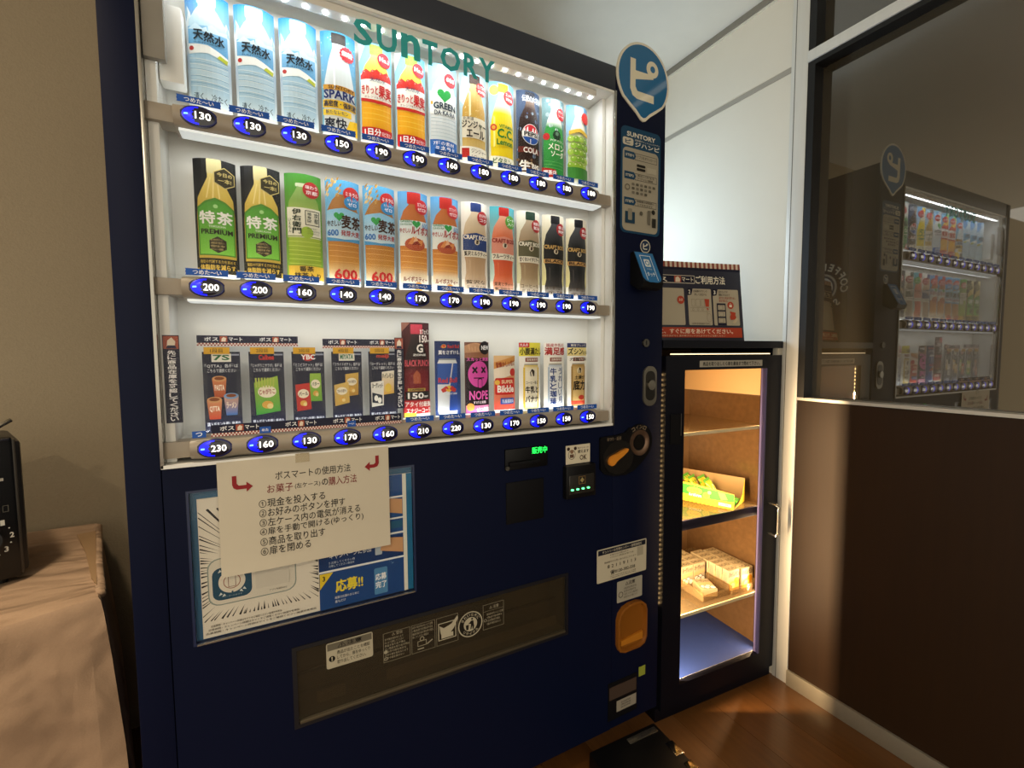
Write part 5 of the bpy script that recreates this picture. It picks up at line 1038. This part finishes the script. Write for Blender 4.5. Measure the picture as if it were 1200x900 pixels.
# shelves
M_shelf = clear_mat('shelf_acrylic', '#e6dcc8', 1.5, 0.02, 0.12, '#cbb48c')
for z, dark in ((0.858, False), (0.585, True), (0.290, False)):
    sh = boxo('shelf', 0.018, 0.4780, DY + 0.010, CD - 0.016, z, z + 0.006, M_shelf, CA)
    if dark: boxo('shelf_front_rail', 0.018, 0.4780, DY + 0.006, DY + 0.013, z - 0.020, z + 0.010, mat('rail_dark', '#2a2838', 0.3, 0.4), sh, 0.001)
    else: boxo('shelf_edge', 0.018, 0.4780, DY + 0.006, DY + 0.0105, z - 0.002, z + 0.008, mat('edge_sand', '#e6d3a8', 0.3), sh)  # one even sand colour along the front edge
def on_cab(o, loc, rz): o.matrix_world = CA_M @ Matrix.Translation(loc) @ Matrix.Rotation(rz, 4, 'Z')
CA_M = Matrix.Translation((1.068, 0, 0)) @ Matrix.Rotation(math.radians(-3.5), 4, 'Z')
def cab_thing(name, label, cat, loc, rz, group=None):
    o = thing(name, label, cat, group=group); on_cab(o, loc, rz); return o
# green and yellow carton of snack bags on the middle shelf: long printed side faces left
ZS = 0.591
RZC = math.radians(24)
ct = cab_thing('snack_carton', 'open green and yellow checked snack carton on the middle cabinet shelf', 'carton', (0.342, 0.036, ZS), RZC)
M_cart = mat('carton_board', '#93764c', 0.6); M_cy = mat('carton_yellow', '#c9b02c', 0.5)
Lc, Wc, Hf, Hb = 0.235, 0.122, 0.052, 0.082       # length along +y, width along +x
boxo('carton_base', 0, Wc, 0, Lc, 0, 0.002, M_cart, ct)
b = bmesh.new(); prism(b, [(0, 0), (Lc, 0), (Lc, Hf + .016), (Lc * .55, Hf + .012), (0, Hf)], 'x', 0, 0.0015); obj('carton_side', b, M_cy, ct)
b = bmesh.new(); prism(b, [(0, 0), (Lc, 0), (Lc, Hb), (0, Hb)], 'x', Wc - 0.0015, Wc); obj('carton_side', b, M_cart, ct)
b = bmesh.new(); prism(b, [(0, 0), (Wc, 0), (Wc, Hb), (Wc * .82, .030), (Wc * .5, .010), (0, .004)], 'y', 0, 0.0015); obj('carton_end', b, M_cy, ct)
boxo('carton_end', 0, Wc, Lc - 0.0015, Lc, 0, Hb, M_cart, ct)
a = Art(1, 1); hh = Hf
def cell(u): return hh + (u / Lc) * .012
nx_, nz_ = 34, 5
a.R(0, 0, Lc, .030, '#e9d23a')
for i in range(nx_):
    for j in range(nz_):
        if (i + j) % 2: a.R(Lc * i / nx_, .030 * j / nz_, Lc * (i + 1) / nx_, .030 * (j + 1) / nz_, '#c9ad2c' if i % 2 else '#d8bd34'); a.L -= 1
a.L += 1
a.P([(0, .026), (.03, .023), (.08, .021), (.14, .023), (Lc, .030), (Lc, hh + .011), (0, hh - .001)], '#3f9a3a'); a.P([(.02, .030), (.04, .026), (.05, .050), (.03, .050)], '#8fc25a'); a.E(.128, .041, .026, '#e8d84a', rv=.011); a.T('ポテト', .112, .037, .144, .045, '#7a6a1c', .03); a.E(.088, .031, .011, '#c6d24a'); a.E(.088, .031, .008, '#8fb83a'); a.E(.078, .043, .006, '#d9e08a'); a.T('mini', .104, .021, .146, .031, '#f4f2e2', .05); a.R(.008, .007, .048, .017, '#e3dcc0'); a.T('1袋16g', .012, .009, .044, .015, '#6a5a3a', .01)
a.flat('carton_print', ct, lambda u, v, d: (-0.0002 - d, u, v))
def bag_mesh(seed, L=0.085, Wb=0.060, T_=0.018):
    r_ = random.Random(seed); b = bmesh.new(); n, m = 10, 8; lay = b.loops.layers.float_color.new('ink')
    top, bot = {}, {}
    for i in range(n + 1):
        for j in range(m + 1):
            u, v = i / n, j / m; e = (math.sin(math.pi * u) ** 0.6) * (math.sin(math.pi * v) ** 0.55) if 0 < u < 1 and 0 < v < 1 else 0
            if i in (1, n - 1): e *= .25
            w_ = r_.uniform(-.0015, .0015)
            top[i, j] = b.verts.new(((u - .5) * L, (v - .5) * Wb, T_ / 2 * e + w_ + .0004)); bot[i, j] = b.verts.new(((u - .5) * L, (v - .5) * Wb, -T_ / 2 * e + w_))
    def colr(i, j):
        if i in (0, n - 1): return '#5aa83a'
        if 3 <= i <= 6 and 2 <= j <= 5: return '#d9c24a' if (i + j) % 3 else '#e8e2b4'
        return '#6cb43e' if (i + 2 * j + seed) % 4 == 0 else ('#e3cf3e' if j > 1 else '#3f9238')
    for g_, fl_ in ((top, 1), (bot, 0)):
        for i in range(n):
            for j in range(m):
                q = [g_[i, j], g_[i + 1, j], g_[i + 1, j + 1], g_[i, j + 1]]; f = b.faces.new(q if fl_ else q[::-1]); f.smooth = True
                c = lin(colr(i, j))
                for lp in f.loops: lp[lay] = (*c, 1)
    me = bpy.data.meshes.new('snack_bag'); b.to_mesh(me); b.free(); me.materials.append(print_mat('foil_ink', 0.22)); return me
bagm = [bag_mesh(s_) for s_ in (1, 2, 3)]
CTM = CA_M @ Matrix.Translation((0.342, 0.036, ZS)) @ Matrix.Rotation(RZC, 4, 'Z')
# one bag lies flat at the open end, the others lean back in a row against the carton's end
bags = [(0.061, 0.035, 0.0150, 6, 0, 4)] + [(0.061 + dx, 0.066 + k * 0.0262, 0.0034, 61 - 1.5 * k, 90, rz) for k, (dx, rz) in enumerate(((-0.010, 2), (0.012, -2), (-0.004, 1), (0.014, -1), (-0.008, 2)))]
for k, (x, y, z, rx, turn, rz) in enumerate(bags):
    o = bpy.data.objects.new('snack_bag', bagm[k % 3]); COL.objects.link(o)
    q = math.radians(rx); hl = 0.0425 if turn else 0.0
    o.matrix_world = CTM @ Matrix.Translation((x, y + hl * math.cos(q), z + hl * math.sin(q))) @ Matrix.Rotation(math.radians(rz), 4, 'Z') @ Matrix.Rotation(q, 4, 'X') @ Matrix.Rotation(math.radians(turn), 4, 'Z')
    tag(o, 'small yellow and green snack bag heaped in the open carton', 'snack bag', 'snack bags in the carton')
# clear trays of small candy boxes on the lower shelf
ZL = 0.296
M_box = mat('candy_box_card', '#a89a7c', 0.55)
def candy_box_parts(kind):
    w_, d_, h_ = 0.052, 0.026, 0.070
    b = box(bmesh.new(), -w_ / 2, w_ / 2, -d_ / 2, d_ / 2, 0, h_, 0, 0.0008); me = bpy.data.meshes.new('carton'); b.to_mesh(me); b.free(); me.materials.append(M_box)
    a = Art(1, 1); t1 = 'ヨーグレット' if kind == 0 else 'ハイレモン'
    a.T(t1, -.0235, .048, .0235, .064, '#1c1814', .05)
    if kind == 0:
        a.P([(-.026, .040), (.026, .046), (.026, .034), (-.026, .026)], '#d9a070')
        for q in ((-.014, .018), (.004, .020), (.016, .012), (-.004, .0125)): a.E(q[0], q[1], .0105, '#2a2a34', n=14); a.E(q[0], q[1], .0085, '#ece6dc', n=14)
    else: a.R(-.026, 0, .026, .046, '#f0b42c', '#f2dca0'); a.E(.012, .030, .013, '#e8a020', n=16); a.E(-.006, .016, .016, '#f6d860', n=16); a.E(-.006, .016, .010, '#fbeea8', n=14)
    fr_ = a.flat('tmp', None, lambda u, v, d: (u, -d_ / 2 - d, v)); m1 = fr_.data; bpy.data.objects.remove(fr_)
    a = Art(1, 1); a.T(t1, -.022, -.008, .022, .008, '#1c1814', .05); tp = a.flat('tmp', None, lambda u, v, d: (u, v, h_ + d)); m2 = tp.data; bpy.data.objects.remove(tp)
    a = Art(1, 1); a.lines(-.009, .012, .009, .060, 7, '#3a3a4a', 4, '栄養成分表示原材料名'); sd = a.flat('tmp', None, lambda u, v, d: (-w_ / 2 - d, -u, v)); m3 = sd.data; bpy.data.objects.remove(sd)
    return me, m1, m2, m3
CBX = [candy_box_parts(0), candy_box_parts(1)]
def candy(kind, x, y, z, rz, label, group, lay=False):
    r = cab_thing('candy_box', label, 'box', (x, y, z), rz, group)
    if lay: r.matrix_world = CA_M @ Matrix.Translation((x, y, z)) @ Matrix.Rotation(rz, 4, 'Z') @ Matrix.Rotation(math.radians(-90), 4, 'X')
    for nm, me in zip(('carton', 'front_print', 'top_print', 'side_print'), CBX[kind]):
        link(bpy.data.objects.new(nm, me), r)
def tray(x0, x1, y0, y1, label):
    r = cab_thing('acrylic_tray', label, 'tray', (x0, y0, ZL), 0.0, 'clear trays on the lower shelf'); w_, d_ = x1 - x0, y1 - y0
    boxo('tray_base', 0, w_, 0, d_, 0, 0.002, M_shelf, r)
    for nm, q in (('tray_front', (0, w_, 0, 0.002, 0.002, 0.022)), ('tray_side', (0, 0.002, 0.002, d_, 0.002, 0.030)), ('tray_side', (w_ - 0.002, w_, 0.002, d_, 0.002, 0.030)), ('tray_back', (0.002, w_ - 0.002, d_ - 0.002, d_, 0.002, 0.030))): boxo(nm, *q, M_shelf, r)
tray(0.233, 0.352, 0.052, 0.330, 'clear acrylic tray holding the half-emptied white candy boxes')
tray(0.357, 0.474, 0.046, 0.330, 'clear acrylic tray packed with yellow lemon candy boxes')
for k in range(2):
    for c_ in range(2): candy(0, 0.264 + c_ * 0.056, 0.165 + k * 0.030, ZL + 0.002, 0, 'white candy box with dark tablet picture, standing in its tray', 'white candy boxes in the left tray')
for k in range(3):
    for c_ in range(2): candy(0, 0.264 + c_ * 0.056, 0.225 + k * 0.030, ZL + 0.002, 0, 'white candy box with dark tablet picture, standing in its tray', 'white candy boxes in the left tray')
candy(0, 0.277, 0.066, ZL + 0.0152, math.radians(-20), 'white candy box lying flat at the front of its tray', None, True)
for k in range(6):
    for c_ in range(2): candy(1, 0.387 + c_ * 0.0565, 0.072 + k * 0.0285 + (0.006 if c_ == 0 else 0), ZL + 0.002, 0, 'yellow lemon candy box standing in the packed tray', 'yellow candy boxes in the right tray')
# ---- instruction board standing on the cabinet
BA = math.radians(-13)
ib = thing('instruction_board', 'dark instruction board with three step panels standing on the snack cabinet', 'sign', (1.462, 0.029, CH), BA)
ib.rotation_euler = (math.radians(-7), 0, BA)
BW, BH = 0.378, 0.256
boxo('board', -BW, 0, 0, 0.004, 0, BH, mat('board_dark', '#1c1c2e', 0.45), ib, 0.0008)
boxo('easel_foot', -BW * .7, -BW * .3, 0.003, 0.06, 0.008, 0.012, M_blkm, ib)
a = Art(1, 1); L0 = -BW
n = 46
for k in range(n): a.R(L0 + BW * k / n, BH - .018, L0 + BW * (k + 1) / n, BH, '#8f4a3c' if k % 2 else '#d9c9b4'); a.L -= 1
a.L += 1
a.R(L0, BH - .026, 0, BH - .018, '#1c1c2e')
a.RR(-.365, .186, -.175, .212, .002, '#cfc6b2'); a.RR(-.363, .188, -.177, .210, .002, '#1c1c2e'); a.T('ボス', -.350, .190, -.275, .206, '#e3dcc8', .04); a.R(-.250, .189, -.225, .209, '#a8503a'); a.P([(-.246, .190), (-.230, .190), (-.228, .200), (-.236, .208), (-.245, .204)], '#e3d5be'); a.T('マート', -.222, .192, -.181, .206, '#e3dcc8', .05)
a.T('ご利用方法', -.172, .186, -.062, .212, '#e9e2ce', .04)
PN = '#b3a892'
for k, (p0, p1) in enumerate(((-.352, -.218), (-.205, -.118), (-.112, -.014))):
    a.RR(p0, .052, p1, .170, .004, PN); a.P([(p0, .170), (p0 + .020, .170), (p0 + .014, .150), (p0, .148)], '#1c1c2e'); a.T(str(k + 1), p0 + .004, .153, p0 + .011, .166, '#e3dcc8', .04)
a.T('自販機のボタンを', -.183, .158, -.132, .166, '#2a241e', .015); a.T('押して決定する', -.180, .147, -.136, .155, '#2a241e', .015)
for k, (u, w_) in enumerate(((-.192, .012), (-.176, .015), (-.158, .014))): a.FR(u, .112, u + w_, .136, .0007, '#6a6050')
a.P([(-.141, .112), (-.129, .112), (-.126, .137), (-.144, .137)], '#b2452e'); a.R(-.198, .096, -.124, .0967, '#6a6050'); a.R(-.198, .108, -.124, .1087, '#6a6050')
for u in (-.188, -.170, -.153): a.O(u, .102, .0035, .0035, .0007, '#6a6050')
a.E(-.135, .1035, .004, '#b2452e'); a.O(-.130, .076, .009, .014, .001, '#8a7a66'); a.RR(-.139, .084, -.134, .104, .002, '#a89c86'); a.T('注意 購入後の商品返品はできません', -.196, .054, -.128, .060, '#4a4236', .01)
a.T('扉のロックが', -.090, .158, -.055, .166, '#2a241e', .015); a.T('解除されるので', -.090, .148, -.048, .156, '#2a241e', .015); a.T('速やかに商品を取り出し', -.090, .138, -.026, .146, '#9a3a26', .02); a.T('扉を閉める', -.090, .128, -.058, .136, '#9a3a26', .02)
a.E(-.232, .132, .013, '#b2452e'); a.T('決済', -.239, .128, -.225, .137, '#ecdcc4', .02)
a.R(-.100, .052, -.066, .124, '#1c1c2e')
for k in range(3): a.R(-.096, .060 + k * .021, -.070, .076 + k * .021, PN); a.FR(-.092, .062 + k * .021, -.078, .074 + k * .021, .0007, '#6a6050'); a.R(-.076, .062 + k * .021, -.0753, .074 + k * .021, '#6a6050')
a.E(-.048, .118, .012, '#b2452e'); a.R(-.053, .112, -.043, .119, '#e3dcc8'); a.O(-.048, .120, .0035, .005, .001, '#e3dcc8'); a.P([(-.052, .098), (-.030, .094), (-.032, .086), (-.026, .072), (-.050, .070), (-.053, .080), (-.048, .088)], '#b2452e'); a.P([(-.045, .062), (-.035, .058), (-.022, .072), (-.026, .080)], '#c6b496')
a.R(L0 + .004, .012, -.010, .044, '#b2452e'); a.T('決済後に、すぐに扉をあけてください。', -.375, .024, -.045, .040, '#ecdcc4', .03); a.T('※一定時間を過ぎると 扉が再びロックされますのでご注意ください', -.330, .0145, -.075, .0205, '#dcc8ac', .01)
a.flat('print', ib, lambda u, v, d: (u, -0.0002 - d, v))

# ------------------------------------------------------------------ covered table and toaster oven on the left
TT = 0.645
M_cloth = mat('brown_tablecloth', '#ab8d72', 0.85, noise=0.08, nscale=300, bump=0.25)
def add_wrinkles(m, sc, dist):
    nt = m.node_tree; bs = nt.nodes['Principled BSDF']; old = bs.inputs['Normal'].links[0].from_socket
    tc = nt.nodes.new('ShaderNodeTexCoord'); mp = nt.nodes.new('ShaderNodeMapping'); mp.inputs['Rotation'].default_value = (0.5, 0.6, 0.7); mp.inputs['Scale'].default_value = (1.0, 2.6, 1.0)
    nz = nt.nodes.new('ShaderNodeTexNoise'); nz.inputs['Scale'].default_value = sc; nz.inputs['Detail'].default_value = 2; nz.inputs['Distortion'].default_value = 0.6
    bp = nt.nodes.new('ShaderNodeBump'); bp.inputs['Strength'].default_value = 0.8; bp.inputs['Distance'].default_value = dist
    nt.links.new(tc.outputs['Object'], mp.inputs[0]); nt.links.new(mp.outputs[0], nz.inputs[0]); nt.links.new(nz.outputs[0], bp.inputs['Height'])
    nt.links.new(old, bp.inputs['Normal']); nt.links.new(bp.outputs[0], bs.inputs['Normal'])
add_wrinkles(M_cloth, 5.0, 0.05)
tb = thing('covered_table', 'small table under a light brown cloth against the beige wall', 'table', (-0.55, 0.35, 0.0))
corners = [(-0.358, 0.690), (-0.216, 0.176), (-0.92, -0.13), (-1.05, 0.690)]
corners = [(x + 0.55, y - 0.35) for x, y in corners]
def loop_pts(n=26):
    pts = []
    for i in range(4):
        a_, b_ = Vector(corners[i]), Vector(corners[(i + 1) % 4]); L = (b_ - a_).length
        k = max(4, int(L / 0.02))
        for j in range(k):
            t_ = j / k; pts.append((a_.lerp(b_, t_), min(t_, 1 - t_) * L, i, t_ * L))
    return pts
lp = loop_pts()
cen = Vector((sum(c[0] for c in corners) / 4, sum(c[1] for c in corners) / 4))
b = bmesh.new(); rings_ = []
for lev, (dz, off) in enumerate(((0.0, -0.010), (-0.0015, -0.003), (-0.008, 0.001), (-0.03, 0.004), (-0.12, 0.010), (-0.30, 0.018), (-0.48, 0.024), (-TT + 0.004, 0.028))):
    rr_ = []
    for p, dc, e, s_ in lp:
        nrm = {0: Vector((0.963, 0.268)), 1: Vector((0.40, -0.917)), 2: Vector((-1, -0.1)), 3: Vector((0, 1))}[e]
        if dc < 0.03:
            o2 = {0: 3, 1: 0, 2: 1, 3: 2}[e] if s_ < 0.05 else {0: 1, 1: 2, 2: 3, 3: 0}[e]
            n2 = {0: Vector((0.963, 0.268)), 1: Vector((0.40, -0.917)), 2: Vector((-1, -0.1)), 3: Vector((0, 1))}[o2]
            nrm = (nrm * (0.5 + dc / 0.06) + n2 * (0.5 - dc / 0.06)).normalized()
        wv = 0.0 if lev < 3 else (math.sin(s_ * 30 + e * 2) * 0.5 + math.sin(s_ * 57 + 1.3 * e) * 0.3) * 0.020 * min(1, -dz / 0.35)
        if e == 3: wv = min(wv, 0) * 0.2; ox = min(off, 0.002)
        else: ox = off
        q = p + nrm * (ox + wv); q.y = min(q.y, 0.712 - 0.35); rr_.append(b.verts.new((q.x, q.y, TT + dz)))
    rings_.append(rr_)
m_ = len(lp)
for A, B in zip(rings_, rings_[1:]):
    for i in range(m_): b.faces.new((A[i], A[(i + 1) % m_], B[(i + 1) % m_], B[i]))
b.faces.new(rings_[0])
obj('tablecloth', b, M_cloth, tb, True)
# folded corner of the cloth lying on the top
fo = bmesh.new()
cf = [(-0.338, 0.600), (-0.236, 0.232), (-0.256, 0.275), (-0.312, 0.440), (-0.372, 0.590)]
prism(fo, [(x + 0.55, y - 0.35) for x, y in cf], 'z', TT - 0.001, TT + 0.0035); obj('folded_flap', fo, mat('cloth_underside', '#9c7c58', 0.85, noise=0.08, nscale=300), tb)
tu = bmesh.new(); tube(tu, [(-0.350 + 0.55, 0.66 - 0.35, TT - 0.004), (-0.312 + 0.55, 0.52 - 0.35, TT - 0.006), (-0.268 + 0.55, 0.36 - 0.35, TT - 0.004), (-0.222 + 0.55, 0.20 - 0.35, TT - 0.006)], 0.009, 8); obj('rolled_edge', tu, M_cloth, tb, 'full')
boxo('tabletop', -0.40, 0.12, -0.10, 0.30, TT - 0.03, TT - 0.006, mat('table_board', '#6a543c', 0.7), tb)
# toaster oven
ov = thing('toaster_oven', 'black toaster oven with numbered timer dial on the covered table', 'oven', (-0.378, 0.330, TT), math.radians(25))
OW, OD, OH = 0.36, 0.235, 0.300
M_ov = mat('oven_black', '#0b0b0c', 0.25, noise=0.03, nscale=100)
boxo('body', -OW + 0.004, 0.012, 0.012, OD, 0.018, OH - 0.010, mat('oven_side', '#1c1612', 0.4), ov, 0.008)
boxo('front_panel', -OW, 0.0, 0.0, 0.014, 0.012, OH, M_ov, ov, 0.005)
boxo('chrome_trim', -OW + 0.002, -0.004, -0.002, 0.010, OH - 0.007, OH - 0.002, mat('oven_chrome', '#cfcac0', 0.12, 1.0), ov, 0.001)
boxo('bezel', -0.004, 0.004, 0.003, 0.016, 0.016, OH - 0.006, mat('oven_bezel', '#3f3a34', 0.3, 0.5), ov, 0.0015)
for fx in (-OW + 0.03, -0.030):
    for fy in (0.03, OD - 0.04):
        f_ = bmesh.new(); prism(f_, ring(fx, fy, 0.012, 0.012, 14), 'z', 0.0, 0.020); obj('foot', f_, M_black, ov)
a = Art(1, 1)
for k, an in enumerate((72, 40, 8, -24, -56)):
    q = math.radians(an); u, v = -.048 + .036 * math.cos(q), .100 + .036 * math.sin(q); s_ = '・' if k == 0 else ''
for s_, an in (('0', 78), ('1', 46), ('2', 2), ('3', -40), ('5', -80)):
    q = math.radians(an); u, v = -.048 + .038 * math.cos(q), .100 + .040 * math.sin(q); a.T(s_, u - .003, v - .0055, u + .003, v + .0055, '#c9c6bc', .03)
for an in (62, 24, -20, -60): q = math.radians(an); a.E(-.048 + .038 * math.cos(q), .100 + .040 * math.sin(q), .0014, '#c9c6bc', n=8)
a.R(-.030, .213, -.016, .219, '#b9b6ac'); a.FR(-.036, .152, -.024, .166, .0008, '#8a877e'); a.FR(-.020, .150, -.012, .163, .0007, '#6a675e')
a.flat('dial_print', ov, lambda u, v, d: (u, -0.0004 - d, v))
kn = bmesh.new(); prism(kn, ring(-0.048, 0.100, 0.024, 0.024, 28), 'y', -0.020, 0.0); box(kn, -0.051, -0.045, -0.028, -0.020, 0.078, 0.122); obj('timer_knob', kn, M_ov, ov, True)
kn = bmesh.new(); prism(kn, ring(-0.048, 0.225, 0.020, 0.020, 24), 'y', -0.018, 0.0); obj('heat_knob', kn, M_ov, ov, True)
hd = bmesh.new(); tube(hd, [(-OW + 0.05, -0.002, 0.245), (-OW + 0.05, -0.028, 0.245), (-0.105, -0.028, 0.245), (-0.105, -0.002, 0.245)], 0.005, 8); obj('door_handle', hd, mat('oven_handle', '#8a867c', 0.2, 0.9), ov, True)
boxo('door_glass', -OW + 0.03, -0.090, -0.001, 0.004, 0.05, 0.23, mat('oven_glass', '#16120e', 0.05), ov)
# tongs lying on top of the oven
tg = thing('tongs', 'metal tongs lying on top of the toaster oven', 'tongs', (-0.457, 0.366, TT + OH - 0.011), math.radians(22))
for q in (-1, 1):
    t = bmesh.new(); tube(t, [(-0.16, 0.02 + q * 0.004, 0.006), (-0.05, 0.02 + q * 0.014, 0.010), (0.035, 0.015 + q * 0.010, 0.020), (0.062, 0.012 + q * 0.006, 0.038)], 0.0038, 8); obj('arm', t, mat('tongs_steel', '#a8a294', 0.25, 0.9), tg, 'full')
t = bmesh.new(); tube(t, [(-0.166, 0.014, 0.005), (-0.172, 0.020, 0.005), (-0.166, 0.026, 0.005)], 0.004, 8); obj('hinge', t, mat('tongs_steel'), tg, 'full')
